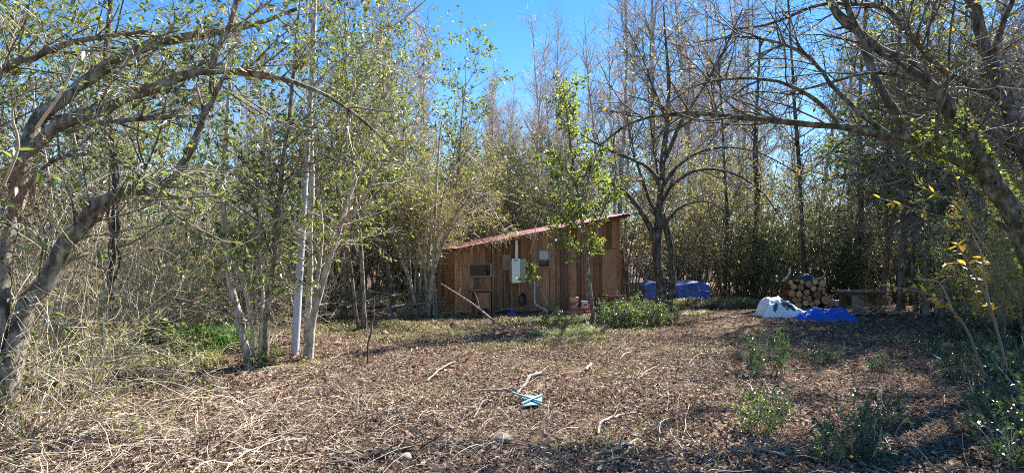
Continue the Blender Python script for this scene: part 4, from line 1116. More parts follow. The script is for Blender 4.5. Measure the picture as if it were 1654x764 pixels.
# black hose hanging
hx, hz = on_wall(840, 480)
hs = on_shed('hose_coil', 'dark coil of hose hanging low on the shed wall', 'hose', hx, -0.10, hz)
for k in range(4):
    G = Geo(); a = np.linspace(0, 2 * math.pi, 17); rr = 0.10 + 0.012 * k
    p = np.stack([rr * 0.7 * np.cos(a) + 0.01 * k, np.full(17, -0.012 * k), rr * 1.25 * np.sin(a) - 0.05], -1)
    tubes(G, p[None], np.full((1, 17), 0.011), 6); put('loop', G.mesh('loop', [M['black']]), hs)

# bucket, tub, bricks and slatted crate in front of the shed
def ground_px(px, py):
    """point where the pixel's ray meets the ground"""
    Y = 10.0
    for _ in range(30):
        p = at(px, py, Y); dz = (CAM_H - p[2]) / Y
        Y = (CAM_H - gz(p[0], Y)) / dz
    p = at(px, py, Y); return float(p[0]), float(Y), gz(p[0], Y)

bp_ = at(928, 493, 16.6); zb = 0.16
slab = thing('brick_stack', 'low red brick stack in front of the shed under the white bucket', 'brick', (bp_[0] + 0.12, 16.55, 0.0), 0.25)
for i, (ox, oy, oz) in enumerate([(-0.27, 0, 0), (0, 0.01, 0), (0.27, -0.01, 0), (-0.27, 0.14, 0), (0, 0.15, 0), (0.27, 0.14, 0), (-0.14, 0.06, 0.075), (0.14, 0.07, 0.075), (0.40, 0.07, 0.075)]):
    put('brick', box_mesh('brick', 0.25, 0.12, 0.07, M['brick'], 0.006, 'b'), slab, (ox, oy, oz + 0.012), random.uniform(-0.06, 0.06))
bk = thing('paint_bucket', 'white plastic bucket with an orange lid beside the shed', 'bucket', (bp_[0] - 0.02, 16.60, 0.16), 0.3)
put('body', lathe('body', [(0.0, 0), (0.10, 0), (0.122, 0.24), (0.13, 0.24), (0.13, 0.262), (0.12, 0.262)], M['bucket']), bk)
put('print_band', lathe('print_band', [(0.109, 0.06), (0.1185, 0.16)], M['bucket_print']), bk)
put('lid', lathe('lid', [(0.128, 0.255), (0.134, 0.262), (0.134, 0.285), (0.10, 0.295), (0.0, 0.292)], M['orange_lid']), bk)
tube_obj('handle', [(-0.13, 0, 0.23), (-0.11, -0.09, 0.14), (0, -0.14, 0.10), (0.11, -0.09, 0.14), (0.13, 0, 0.23)], 0.004, M['steel'], bk, 5)
tp = at(943, 490, 16.75)
tb_ = thing('white_tub', 'small white square tub with printed side next to the bucket', 'tub', (tp[0], 16.62, 0.16), 0.2)
put('body', box_mesh('body', 0.15, 0.14, 0.16, M['bucket'], 0.012, 'b'), tb_)
put('label_sticker', box_mesh('label_sticker', 0.10, 0.004, 0.07, M['bucket_print'], 0, 'b'), tb_, (0, -0.074, 0.04))
put('lid', box_mesh('lid', 0.165, 0.155, 0.02, M['white_paint'], 0.005, 'b'), tb_, (0, 0, 0.161))
cp_ = at(993, 485, 17.2)
cr = thing('slatted_crate', 'dark red slatted crate leaning against the shed corner', 'crate', (cp_[0], 17.25, 0.10), 0.3)
for k in range(5):
    put('slat', box_mesh('slat', 0.56, 0.02, 0.045, M['crate_red'], 0.004), cr, (0, -0.15 + 0.01 * k, 0.05 + k * 0.07))
    put('slat', box_mesh('slat', 0.56, 0.02, 0.045, M['crate_red'], 0.004), cr, (0, 0.15 + 0.01 * k, 0.05 + k * 0.07))
for sx in (-0.25, 0.25):
    for k in range(5):
        put('slat', box_mesh('slat', 0.02, 0.26, 0.045, M['crate_red'], 0.004), cr, (sx, 0.0 + 0.01 * k, 0.05 + k * 0.07))
    for sy in (-0.13, 0.13):
        put('corner_post', box_mesh('corner_post', 0.03, 0.03, 0.36, M['old_wood'], 0.003, 'b'), cr, (sx * 0.93, sy + 0.015, 0.02))
x_, y_, z_ = ground_px(826, 508)
bl = thing('blue_scrap', 'small crumpled blue plastic scrap on the ground before the shed', 'plastic scrap', (x_, y_, z_))

# ------------------------------------------------------------------ crumpled sheets
def crumple(name, nx_, ny_, sx, sy, hfun, mat, seed, thick=0.006, fold=0.05, fs=4.0):
    """draped cloth: a grid over hfun with sharp folds, turned under at its rim"""
    G = Geo(); v = []
    for j in range(ny_ + 1):
        for i in range(nx_ + 1):
            u, w = i / nx_ * 2 - 1, j / ny_ * 2 - 1
            rim = 1 + 0.12 * mnoise.noise((u * 1.7 + seed, w * 1.7, 3.3))
            x, y = u * sx * rim, w * sy * rim
            h = hfun(u, w)
            f1 = mnoise.noise((x * fs + seed, y * fs, seed * 1.7)); f2 = mnoise.noise((x * fs * 2.3, y * fs * 2.3 + seed, 9.1))
            z = h + fold * (1 - 2 * abs(f1)) + fold * 0.5 * (1 - 2 * abs(f2)) 
            e = max(abs(u), abs(w)); z *= 1 - max(0, (e - 0.82) / 0.18) ** 2 * 0.92
            x += fold * 0.8 * mnoise.noise((x * 3, y * 3 + seed, 1.2)); y += fold * 0.8 * mnoise.noise((x * 3 + 7, y * 3, seed))
            v.append((x, y, max(z, 0.004)))
    nn = nx_ + 1
    f = [(j * nn + i, j * nn + i + 1, (j + 1) * nn + i + 1, (j + 1) * nn + i) for j in range(ny_) for i in range(nx_)]
    G.add(v, f)
    G.add(np.array(v) - np.array((0, 0, thick)), [q_[::-1] for q_ in f])
    return G.mesh(name, [mat], False)

put('sheet', crumple('sheet', 16, 12, 0.14, 0.10, lambda u, w: 0.05 * (1 - u * u) * (1 - w * w), M['blue_plastic'], 4.0, fold=0.03, fs=9), bl)

# white printed sack: tall at one side, trailing low to the other
Ys = 15.7
sx_, sz_ = gx(1262, Ys), 0
def sack_h(u, w):
    prof = max(0, 1 - ((u + 0.38) / 0.62) ** 2) ** 0.6 * 0.46 if u < 0.15 else max(0.0, 0.30 * (1 - (u - 0.15) / 0.85)) + 0.05
    return prof * max(0.0, 1 - w * w) ** 0.45 + 0.02
sk = thing('printed_sack', 'slumped white sack printed with dark teal leaves next to the blue tarp', 'sack', (sx_, Ys, gz(sx_, Ys)), 0.05)
put('cloth', crumple('cloth', 56, 32, 0.62, 0.36, sack_h, M['sack'], 2.3, fold=0.055, fs=3.0), sk)
Yt = 15.2
tx_ = gx(1330, Yt)
def tarp_h(u, w):
    return (0.15 * math.exp(-((u + 0.15) / 0.4) ** 2) + 0.15 * math.exp(-((u - 0.55) / 0.3) ** 2) + 0.06) * max(0.0, 1 - w * w) ** 0.5
tr = thing('blue_tarp', 'crumpled bright blue tarp on the ground in front of the log pile', 'tarp', (tx_, Yt, gz(tx_, Yt)), -0.08)
put('sheet', crumple('sheet', 60, 34, 0.68, 0.38, tarp_h, M['tarp_blue'], 7.7, fold=0.085, fs=3.0), tr)
# periwinkle tarp tent beyond the dark tree
def tent(name, label, px0, px1, ptop, pbot, Y, depth, seed):
    x0, x1 = gx(px0, Y), gx(px1, Y); zt = at(0, ptop, Y)[2]
    e = thing(name, label, 'tarp', ((x0 + x1) / 2, Y, gz((x0 + x1) / 2, Y)), 0.06)
    w = (x1 - x0) / 2; G = Geo(); v = []; nx_, nv = 26, 22
    for j in range(nv + 1):
        t = j / nv
        for i in range(nx_ + 1):
            u = i / nx_ * 2 - 1
            if t < 0.4: y, z = -depth / 2 - 0.10 * (1 - t / 0.4), zt * t / 0.4
            elif t < 0.6: y, z = -depth / 2 + depth * (t - 0.4) / 0.2, zt
            else: y, z = depth / 2 + 0.10 * (t - 0.6) / 0.4, zt * (1 - (t - 0.6) / 0.4)
            z *= 1 - 0.16 * (u - 0.2) ** 2
            n1 = mnoise.noise((u * 2.2 * w + seed, z * 3, y * 2)); n2 = mnoise.noise((u * 6 * w, z * 7 + seed, y * 4))
            v.append((u * w + 0.05 * n2, y + 0.14 * n1 + 0.05 * n2, max(0.0, z + 0.04 * n1)))
    nn = nx_ + 1
    f = [(j * nn + i, j * nn + i + 1, (j + 1) * nn + i + 1, (j + 1) * nn + i) for j in range(nv) for i in range(nx_)]
    G.add(v, f)
    # closed ends
    for i in (0, nx_):
        ring = [v[j * nn + i] for j in range(nv + 1)]
        c = np.mean(ring, 0); vv = np.vstack([ring, c[None]])
        G.add(vv, [(j, j + 1, nv + 1) if i else (j + 1, j, nv + 1) for j in range(nv)])
    put('cover', G.mesh('cover', [M['tarp_faded']]), e)
    tube_obj('tie_rope', [(-w, -depth / 2 - 0.14, zt * 0.55), (0, -depth / 2 - 0.24, zt * 0.60), (w, -depth / 2 - 0.16, zt * 0.5)], 0.008, M['black'], e, 5)
    return e
tent('tarp_tent', 'faded blue tarp draped over a low heap behind the dark forked tree', 1086, 1136, 453, 482, 21.5, 1.1, 3.0)
tent('tarp_bundle', 'smaller faded blue tarp bundle between the shed and the dark forked tree', 1036, 1062, 455, 480, 21.8, 0.7, 8.0)

# ------------------------------------------------------------------ log pile
def log_mesh(r, L, seed):
    g = np.random.default_rng(seed); S = 14
    a = np.arange(S) * 2 * math.pi / S
    rr = r * (1 + 0.06 * g.normal(size=S))
    G = Geo(); v = []
    for y in (-L / 2, -L / 2 + 0.006, L / 2 - 0.006, L / 2):
        k = 0.95 if abs(y) == L / 2 else 1.0
        v += [(math.cos(t) * q_ * k, y, math.sin(t) * q_ * k) for t, q_ in zip(a, rr)]
    f = [(i * S + j, (i + 1) * S + j, (i + 1) * S + (j + 1) % S, i * S + (j + 1) % S) for i in range(3) for j in range(S)]
    G.add(v, f, 0)
    for y, rev in ((-L / 2, 1), (L / 2, 0)):
        vv = [(math.cos(t) * q_ * 0.945, y, math.sin(t) * q_ * 0.945) for t, q_ in zip(a, rr)] + [(math.cos(t) * q_ * 0.45, y * 1.001, math.sin(t) * q_ * 0.45) for t, q_ in zip(a, rr)] + [(0, y * 1.002, 0)]
        ff_ = []
        for j in range(S):
            k = (j + 1) % S
            ff_.append((j, S + j, S + k, k) if rev == 0 else (j, k, S + k, S + j))
        G.add(vv, ff_, 1)
        G.add(vv, [(S + j, 2 * S, S + (j + 1) % S) if rev == 0 else (S + j, S + (j + 1) % S, 2 * S) for j in range(S)], 1)
    return G.mesh('log', [M['log_bark'], M['log_end']])
YL = 17.4
lx0 = gx(1266, YL)
rl_ = random.Random(4)
rows_ = [(0, 8, 0.10), (1, 8, 0.10), (2, 8, 0.095), (3, 7, 0.09), (4, 7, 0.08), (5, 6, 0.065)]
zc = 0.0; k = 0
placed = []; names_ = []
for (ri, cnt, r) in rows_:
    x = lx0 + (0.0 if ri % 2 == 0 else 0.09)
    for c in range(cnt):
        r1 = r * rl_.choice((0.6, 0.75, 0.9, 1.0, 1.15, 1.3)) * rl_.uniform(0.92, 1.08)
        x += r1 * 1.0
        if x > lx0 + 1.14: break
        if c: x += 0.004
        # drop on the ones below
        z = r1 + gz(x, YL)
        for (px_, pz_, pr_) in placed:
            dx_ = abs(px_ - x)
            if dx_ < pr_ + r1:
                z = max(z, pz_ + math.sqrt(max(0, (pr_ + r1) ** 2 - dx_ ** 2)))
        placed.append((x, z, r1)); names_.append((ri, c)); x += r1
keep = [i for i, p in enumerate(placed) if p[1] < 0.84]
placed = [placed[i] for i in keep]; names_ = [names_[i] for i in keep]
ORD = ('first', 'second', 'third', 'fourth', 'fifth', 'sixth', 'seventh', 'eighth')
for i, (x, z, r1) in enumerate(placed):
    ri, c = names_[i]
    o = put('firewood_log', log_mesh(r1, 0.42, 900 + i), None, (x, YL + rl_.uniform(-0.04, 0.04), z), (0, rl_.uniform(0, 6), rl_.uniform(-0.03, 0.03)))
    tag(o, f'pale sawn firewood log, {ORD[ri]} row up in the stack, {ORD[c]} from the sack side', 'log', 'logs of the firewood stack')
# junk and loose crooked branches lying on top of the stack
top = max(z + r for x, z, r in placed)
def zmax_at(x):
    return max([z + r for (xx, z, r) in placed if abs(xx - x) < r + 0.04] + [0.0])
for i, dx in enumerate((0.16, 0.30, 0.95)):
    x = lx0 + dx
    G = Geo(); g = np.random.default_rng(970 + i)
    p = grow(g, np.array([[-0.24, 0, 0]]), np.array([[1, 0.2, 0.25]]), np.array([0.5]), 8, 0.28, (0, 0, -0.03))
    tubes(G, p, np.linspace(0.045, 0.03, 8)[None], 8, 0, True)
    o = put('bark_chunk', G.mesh('bark_chunk', [M['bark_pale'] if i != 1 else M['bark_dark']]), None, (x, YL - 0.05, zmax_at(x) + 0.02), rl_.uniform(-0.5, 0.5))
    tag(o, ('crooked pale driftwood piece on the log pile top', 'dark crooked driftwood piece on the log pile top', 'pale driftwood piece beside the upcurved branch on the log pile')[i], 'wood piece')
G = Geo()
p = cat_rom([(0, 0, 0), (0.15, 0, 0.02), (0.26, 0, 0.10), (0.30, 0, 0.24)], 10); tubes(G, p[None], np.linspace(0.028, 0.014, 10)[None], 7, 0, True)
o = put('curved_branch', G.mesh('curved_branch', [M['bark_pale']]), None, (lx0 + 0.85, YL - 0.08, zmax_at(lx0 + 0.95) + 0.02)); tag(o, 'pale upcurved branch poking up from the log pile top', 'branch')
o = put('dark_bundle', crumple('dark_bundle', 20, 14, 0.20, 0.16, lambda u, w: 0.17 * math.sqrt(max(0, 1 - u * u)) * math.sqrt(max(0, 1 - w * w)), M['navy'], 5.5, fold=0.03, fs=7), None, (lx0 + 0.62, YL, zmax_at(lx0 + 0.62) - 0.01))
tag(o, 'dark crumpled cloth bundle on top of the log pile', 'bundle')
# sacks and white tub between stack and table
o = put('white_tub', lathe('white_tub', [(0, 0), (0.09, 0), (0.115, 0.14), (0.12, 0.14), (0.12, 0.16), (0, 0.165)], M['bucket']), None, (gx(1352, 17.2), 17.2, 0.16)); tag(o, 'round white tub between the log pile and the plank table', 'tub')
o = put('grey_sack', crumple('grey_sack', 20, 14, 0.26, 0.2, lambda u, w: 0.30 * math.sqrt(max(0, 1 - u * u)) * math.sqrt(max(0, 1 - w * w)), M['grey_panel'], 6.6, fold=0.05, fs=5), None, (gx(1341, 17.4), 17.5, 0.0)); tag(o, 'lumpy grey sack standing against the end of the log pile', 'sack')
o = put('stump_block', log_mesh(0.13, 0.17, 88), None, (gx(1352, 17.2), 17.2, 0.075), (math.pi / 2, 0, 0)); tag(o, 'short wooden block under the round white tub', 'wood block')

# ------------------------------------------------------------------ plank table
YT = 16.4
tx0, tx1 = gx(1355, YT), gx(1424, YT)
zt = at(1390, 470, YT)[2]
tbl = thing('plank_table', 'rough plank table with wide board legs at the wood edge', 'table', ((tx0 + tx1) / 2, YT, 0), -0.06)
hw = (tx1 - tx0) / 2
for k in range(4):
    put('plank', box_mesh('plank', 2 * hw + rl_.uniform(-0.05, 0.05), 0.155, 0.032, M['grey_wood'], 0.004, 'c', 0.004), tbl, (0.02 * (k % 2), -0.26 + k * 0.165, zt + rl_.uniform(-0.004, 0.004)), rl_.uniform(-0.01, 0.01))
for sy in (-0.22, 0.22):
    put('rail', box_mesh('rail', 2 * hw - 0.15, 0.04, 0.08, M['old_wood'], 0.003), tbl, (0, sy, zt - 0.058))
put('leg', box_mesh('leg', 0.30, 0.06, zt - 0.10, M['grey_wood'], 0.005, 'b'), tbl, (-hw + 0.40, -0.18, 0.0), 0.05)
put('leg', box_mesh('leg', 0.16, 0.08, zt - 0.10, M['old_wood'], 0.005, 'b'), tbl, (-hw + 0.16, 0.15, 0.0), 0.05)
put('leg', box_mesh('leg', 0.12, 0.10, zt - 0.10, M['old_wood'], 0.005, 'b'), tbl, (hw - 0.22, -0.15, 0.0))
put('leg', box_mesh('leg', 0.12, 0.10, zt - 0.10, M['old_wood'], 0.005, 'b'), tbl, (hw - 0.22, 0.18, 0.0))
put('brace', box_mesh('brace', 0.8, 0.03, 0.07, M['old_wood'], 0.003), tbl, (0.18, -0.20, zt * 0.45), (0, 0.55, 0))
# sticks heaped under the table
g = np.random.default_rng(81)
for i in range(16):
    bx_, by_ = tbl.location.x + g.uniform(-0.25, 0.55), YT + g.uniform(-0.55, -0.15)
    G = Geo(); L = g.uniform(0.35, 0.6)
    a = g.uniform(0, 6.28)
    p = grow(g, np.array([[0, 0, 0.02]]), np.array([[math.cos(a), math.sin(a) * 0.4, g.uniform(0.15, 0.6)]]), np.array([L]), 6, 0.12, (0, 0, -0.03))
    tubes(G, p, np.linspace(0.02, 0.012, 6)[None], 6, 0, True)
    o = put('kindling_stick', G.mesh('kindling_stick', [M['bark_pale' if i % 3 else 'log_end']]), None, (bx_, by_, gz(bx_, by_) + 0.005)); tag(o, 'crooked kindling stick heaped under the plank table', 'stick', 'kindling under the plank table')

# ------------------------------------------------------------------ grey pole
pb = at(476, 571, 9.75); pt = at(498, 200, 9.95)
pole = thing('grey_pole', 'straight grey metal pole leaning slightly among the saplings', 'pole', (pb[0], 9.75, gz(pb[0], 9.75)))
G = Geo(); vec = pt - np.array((pb[0], 9.75, 0)); tt = np.array((-0.03, 0.5, 1.0))
tubes(G, (vec[None, :] * tt[:, None])[None], np.array([[0.064, 0.058, 0.050]]), 16, 0, True)
put('shaft', G.mesh('shaft', [M['pvc_pole']]), pole)
G = Geo(); c0 = vec * 0.5
tubes(G, np.array([[vec * 0.488, vec * 0.512]]).reshape(1, 2, 3), np.full((1, 2), 0.064), 16, 0, True); put('collar', G.mesh('collar', [M['pvc_pole']]), pole)
G = Geo(); tubes(G, np.array([[vec * 0.995, vec * 1.006]]).reshape(1, 2, 3), np.full((1, 2), 0.055), 16, 0, True); put('end_cap', G.mesh('end_cap', [M['black']]), pole)

# ------------------------------------------------------------------ broken teal crate piece
x_, y_, z_ = ground_px(857, 656)
tc_ = thing('broken_crate_lid', 'broken pale teal plastic panel lying on the leaf litter', 'plastic panel', (x_, y_, z_ + 0.045), 0.15)
def wing(pts, name, mat):
    G = Geo(); p = np.array(pts, float); n = len(p)
    G.add(np.vstack([p, p - np.array((0, 0, 0.012))]), [tuple(range(n))]); 
    G.add(np.vstack([p, p - np.array((0, 0, 0.012))]), [tuple(range(2 * n - 1, n - 1, -1))])
    G.add(np.vstack([p, p - np.array((0, 0, 0.012))]), [(i, i + n, (i + 1) % n + n, (i + 1) % n) for i in range(n)])
    return put(name, G.mesh(name, [mat], False), tc_)
wing([(-0.12, -0.13, 0.0), (0.10, -0.11, 0.004), (0.02, 0.01, 0.022)], 'facet', M['crate_teal'])
wing([(0.10, -0.11, 0.005), (0.15, 0.12, 0.03), (0.022, 0.012, 0.024)], 'facet', M['crate_teal'])
wing([(0.15, 0.122, 0.03), (-0.09, 0.17, 0.045), (0.02, 0.014, 0.024)], 'facet', M['crate_teal'])
wing([(-0.09, 0.168, 0.045), (-0.05, 0.03, 0.012), (-0.12, -0.13, 0.002), (0.018, 0.010, 0.023)], 'facet', M['crate_teal'])
for a, b in (((-0.12, -0.13, 0.008), (0.15, 0.12, 0.036)), ((0.10, -0.11, 0.01), (-0.17, 0.22, 0.05))):
    o = put('rib', box_mesh('rib', math.dist(a, b), 0.022, 0.018, M['crate_teal'], 0.003), tc_, [(i + j) / 2 + (0.012 if k == 2 else 0) for k, (i, j) in enumerate(zip(a, b))])
    dd = Vector(b) - Vector(a); o.rotation_euler = (0, -math.asin(dd.z / dd.length), math.atan2(dd.y, dd.x))
x_, y_, z_ = ground_px(821, 661)
o = put('plastic_strip', box_mesh('plastic_strip', 0.10, 0.035, 0.02, M['navy'], 0.004), None, (x_, y_, z_ + 0.03), (0, 0.15, -0.5)); tag(o, 'small dark blue plastic strip beside the teal panel', 'plastic piece')

# ------------------------------------------------------------------ stones and blocks
def rock_mesh(name, seed, mat, flat=0.7):
    import bmesh
    bm = bmesh.new(); bmesh.ops.create_icosphere(bm, subdivisions=3, radius=1)
    for v in bm.verts:
        n1 = mnoise.noise(v.co * 1.1 + Vector((seed * 3.1, 0, 0))); n2 = mnoise.noise(v.co * 2.7 + Vector((0, seed * 1.7, 0)))
        v.co *= 1 + 0.30 * n1 + 0.12 * n2
        v.co.z = max(v.co.z, -0.45) * flat
    for f in bm.faces: f.smooth = True
    me = bpy.data.meshes.new(name); bm.to_mesh(me); bm.free(); me.materials.append(mat)
    return me
stones = [(634, 514, 17, 'stone', 'pale round stone at the brush edge, left of two others'), (655, 511, 10, 'stone', 'small stone between the two pale round stones'),
          (671, 507, 15, 'stone', 'pale round stone at the foot of the many-stemmed shrub'), (735, 528, 18, 'stone_dark', 'dark lumpy stone in the grass in front of the shed'),
          (763, 532, 14, 'stone_dark', 'reddish dark block like stone in front of the shed'), (815, 527, 9, 'stone', 'small stone in the grass below the water heater'),
          (812, 712, 34, 'stone', 'flat grey stone in the leaf litter nearest the camera'), (728, 720, 22, 'stone', 'rounded grey stone in the leaf litter beside the flat stone'),
          (800, 726, 16, 'stone', 'small stone just below the flat grey stone'), (655, 742, 22, 'stone', 'half buried pale stone by the fallen dark branch'),
          (100, 702, 30, 'stone', 'mossy pale stone near the leaning tree foot'), (622, 540, 12, 'stone', 'pale stone in the litter near the bent weed stem'), (545, 556, 14, 'stone', 'flat pale stone in the grass near the forked sapling'),
          (846, 690, 11, 'stone', 'tiny white stone under the teal panel')]
for i, (px, py, w, mt, lab) in enumerate(stones):
    x_, y_, z_ = ground_px(px, py); s = w * y_ / FPX * 0.5
    o = put('stone', rock_mesh('stone', i + 1, M[mt], 0.55 if 'flat' in lab else 0.8), None, (x_, y_, z_ + s * 0.2), (0, 0, i * 1.3), (s * 1.15, s, s))
    tag(o, lab, 'stone')

# ------------------------------------------------------------------ fallen branches, each its own
def stick(name, label, rows, mat, twigs=0, seed=1, lift=0.02, group=None, cat='branch'):
    """rows of (px, py, height above ground, width px)"""
    g = np.random.default_rng(seed); q = []
    mat = 'bark_stick' if mat == 'bark_pale' else mat
    for px, py, h, w in rows:
        # ground point under the pixel: pixel is the ground contact shifted up by h
        x_, y_, z_ = ground_px(px, py); q.append((x_, y_, z_ + h + lift, w * y_ / FPX * 0.5))
    c = cat_rom(q, max(6, 4 * len(q))); P, R = c[:, :3], np.maximum(c[:, 3], 0.002)
    b = P[0].copy(); G = Geo(); P = P - b
    P[1:-1] += g.normal(size=(len(P) - 2, 3)) * 0.006
    tubes(G, P[None], R[None], 7, 0, True)
    o = put(name, None, None, b); tag(o, label, cat, group)
    put('stem', G.mesh('stem', [M[mat]]), o)
    if twigs:
        p, d, r, t = spawn(g, P[None], R[None], twigs, 0.25, 0.95, 0.5, 1.0); d[:, 2] = np.abs(d[:, 2]) * 0.5
        qq = grow(g, p, d, 0.3 * (0.4 + g.random(twigs)), 5, 0.2, (0, 0, -0.05)); rq = (np.minimum(r * 0.6, 0.008))[:, None] * np.linspace(1, 0.4, 5)[None]
        for k in range(twigs):
            G = Geo(); tubes(G, qq[k:k + 1], rq[k:k + 1], 4); put('twig', G.mesh('twig', [M[mat]]), o)
    return o
stick('fallen_branch', 'pale forked stick lying behind the teal panel', [(836, 640, 0.02, 3), (848, 630, 0.05, 5), (858, 617, 0.06, 6), (875, 607, 0.03, 4)], 'bark_pale', 3, 1)
stick('fallen_branch', 'thin pale stick lying across towards the teal panel', [(770, 636, 0.02, 3), (805, 637, 0.03, 4), (840, 636, 0.05, 5)], 'bark_pale', 2, 2)
stick('fallen_branch', 'crooked dark fallen branch in the litter nearest the camera', [(528, 756, 0.02, 6), (575, 752, 0.03, 8), (625, 742, 0.05, 9), (672, 736, 0.02, 5)], 'bark_dark', 4, 3)
stick('fallen_branch', 'bare grey stick beside the dark fallen branch', [(540, 742, 0.02, 4), (590, 738, 0.03, 5), (640, 741, 0.04, 4)], 'bark_grey', 2, 4)
stick('fallen_branch', 'pale straight stick in the litter below the teal panel to the side', [(960, 742, 0.02, 6), (995, 735, 0.03, 7), (1028, 719, 0.03, 4)], 'bark_pale', 2, 5)
stick('fallen_branch', 'curved thin stick nearest the camera below the low shrubs', [(945, 757, 0.01, 4), (985, 757, 0.04, 4), (1010, 748, 0.05, 5), (1020, 725, 0.02, 3)], 'bark_grey', 3, 6)
stick('fallen_branch', 'light grey stick among the leaves in the middle of the clearing', [(966, 708, 0.02, 4), (973, 690, 0.04, 5), (1000, 680, 0.04, 4), (1028, 672, 0.02, 3)], 'bark_pale', 2, 7)
stick('fallen_branch', 'short pale wood stick standing out on the shaded litter', [(946, 602, 0.02, 5), (955, 594, 0.04, 5)], 'bark_pale', 0, 8)
stick('fallen_branch', 'thin bowed stick in front of the flat grey stone', [(765, 681, 0.02, 3), (780, 665, 0.08, 3), (793, 652, 0.02, 3)], 'bark_pale', 1, 9)
stick('fallen_branch', 'long straw pale stick under the leaning tree', [(115, 722, 0.02, 7), (150, 700, 0.03, 7), (190, 684, 0.05, 5), (215, 676, 0.03, 3)], 'bark_pale', 0, 10)
stick('fallen_branch', 'thin stick in the grass below the bent weed stem', [(690, 620, 0.02, 3), (715, 600, 0.04, 3), (735, 588, 0.02, 2)], 'bark_pale', 1, 11)
stick('fallen_branch', 'pale stick by the low shrubs at the clearing side', [(1160, 742, 0.02, 5), (1200, 735, 0.04, 5), (1245, 742, 0.05, 4), (1290, 752, 0.02, 3)], 'bark_pale', 2, 12)
stick('fallen_branch', 'pale branched stick leaning over the dark litter patch under the bushes', [(1500, 575, 0.02, 4), (1540, 600, 0.06, 4), (1580, 625, 0.1, 4), (1620, 650, 0.05, 3)], 'bark_pale', 2, 13)
stick('fallen_branch', 'pale stick on the litter near the printed sack', [(1180, 515, 0.01, 3), (1210, 512, 0.02, 3), (1240, 514, 0.01, 3)], 'bark_pale', 0, 14)
# leaning pole-like branch before the shed and fallen limbs in the brush beside it
P_, R_ = limb([(804, 525, 13.8, 4.5), (785, 508, 14.1, 4.5), (765, 492, 14.5, 4), (742, 477, 14.9, 3.5), (712, 458, 15.4, 3)], 14)
P_[0, 2] = gz(P_[0, 0], P_[0, 1])
G = Geo(); tubes(G, (P_ - P_[0])[None], R_[None], 6, 0, True)
o = thing('leaning_branch', 'long bare branch propped diagonally in front of the shed', 'branch', P_[0])
put('stem', G.mesh('stem', [M['bark_stick']]), o)
for a_, b_ in ((5, (-0.12, -0.1, 0.42)), (8, (0.3, 0.0, -0.25)), (10, (0.1, -0.2, 0.3))):
    G = Geo(); p0 = P_[a_] - P_[0]; tubes(G, np.array([[p0, p0 + np.array(b_) * 0.5 + 0.02, p0 + np.array(b_)]]), np.array([[0.014, 0.010, 0.006]]), 5); put('twig', G.mesh('twig', [M['bark_pale']]), o)
brush = [((520, 512), (700, 508), 0.55, 0.45, 6), ((505, 515), (640, 512), 0.12, 0.25, 7), ((560, 520), (690, 512), 0.30, 0.65, 5), ((515, 520), (600, 514), 0.40, 0.10, 5), ((600, 516), (720, 512), 0.15, 0.38, 5),
         ((530, 525), (580, 510), 0.05, 0.75, 4), ((640, 518), (560, 508), 0.08, 0.85, 4), ((690, 515), (600, 508), 0.10, 0.70, 4)]
for i, (a, b, ha, hb, w) in enumerate(brush):
    stick('brush_limb', 'dead bare limb in the brush heap between the pole and the shed', [(a[0], a[1], ha, w), (a[0] * .6 + b[0] * .4, a[1] * .6 + b[1] * .4, ha * .6 + hb * .4 + 0.06, w * 0.9), (b[0], b[1], hb, w * 0.5)], 'bark_dark' if i % 2 else 'bark_grey', 10, 30 + i, group='limbs of the brush heap')
junk = [((752, 500), (800, 504), 0.05, 0.1), ((770, 505), (820, 500), 0.12, 0.03), ((760, 507), (790, 498), 0.03, 0.25), ((800, 506), (850, 504), 0.03, 0.08), ((745, 505), (770, 497), 0.05, 0.3), ((780, 502), (840, 506), 0.02, 0.05)]
for i, (a, b, ha, hb) in enumerate(junk):
    stick('scrap_stick', 'weathered stick in the scrap heap along the foot of the shed', [(a[0], a[1], ha, 3), ((a[0] + b[0]) / 2, (a[1] + b[1]) / 2, (ha + hb) / 2 + 0.04, 3), (b[0], b[1], hb, 2)], 'bark_pale', 2, 50 + i, group='sticks along the shed foot')
# bent weed stem
wd = stick('dry_weed', 'single thin bent dry weed stem standing in the clearing', [(594, 590, 0.0, 3), (594, 590, 0.25, 3), (600, 588, 0.5, 3), (603, 588, 0.75, 2), (604, 588, 0.95, 2)], 'bark_dark', 3, 71, cat='weed')

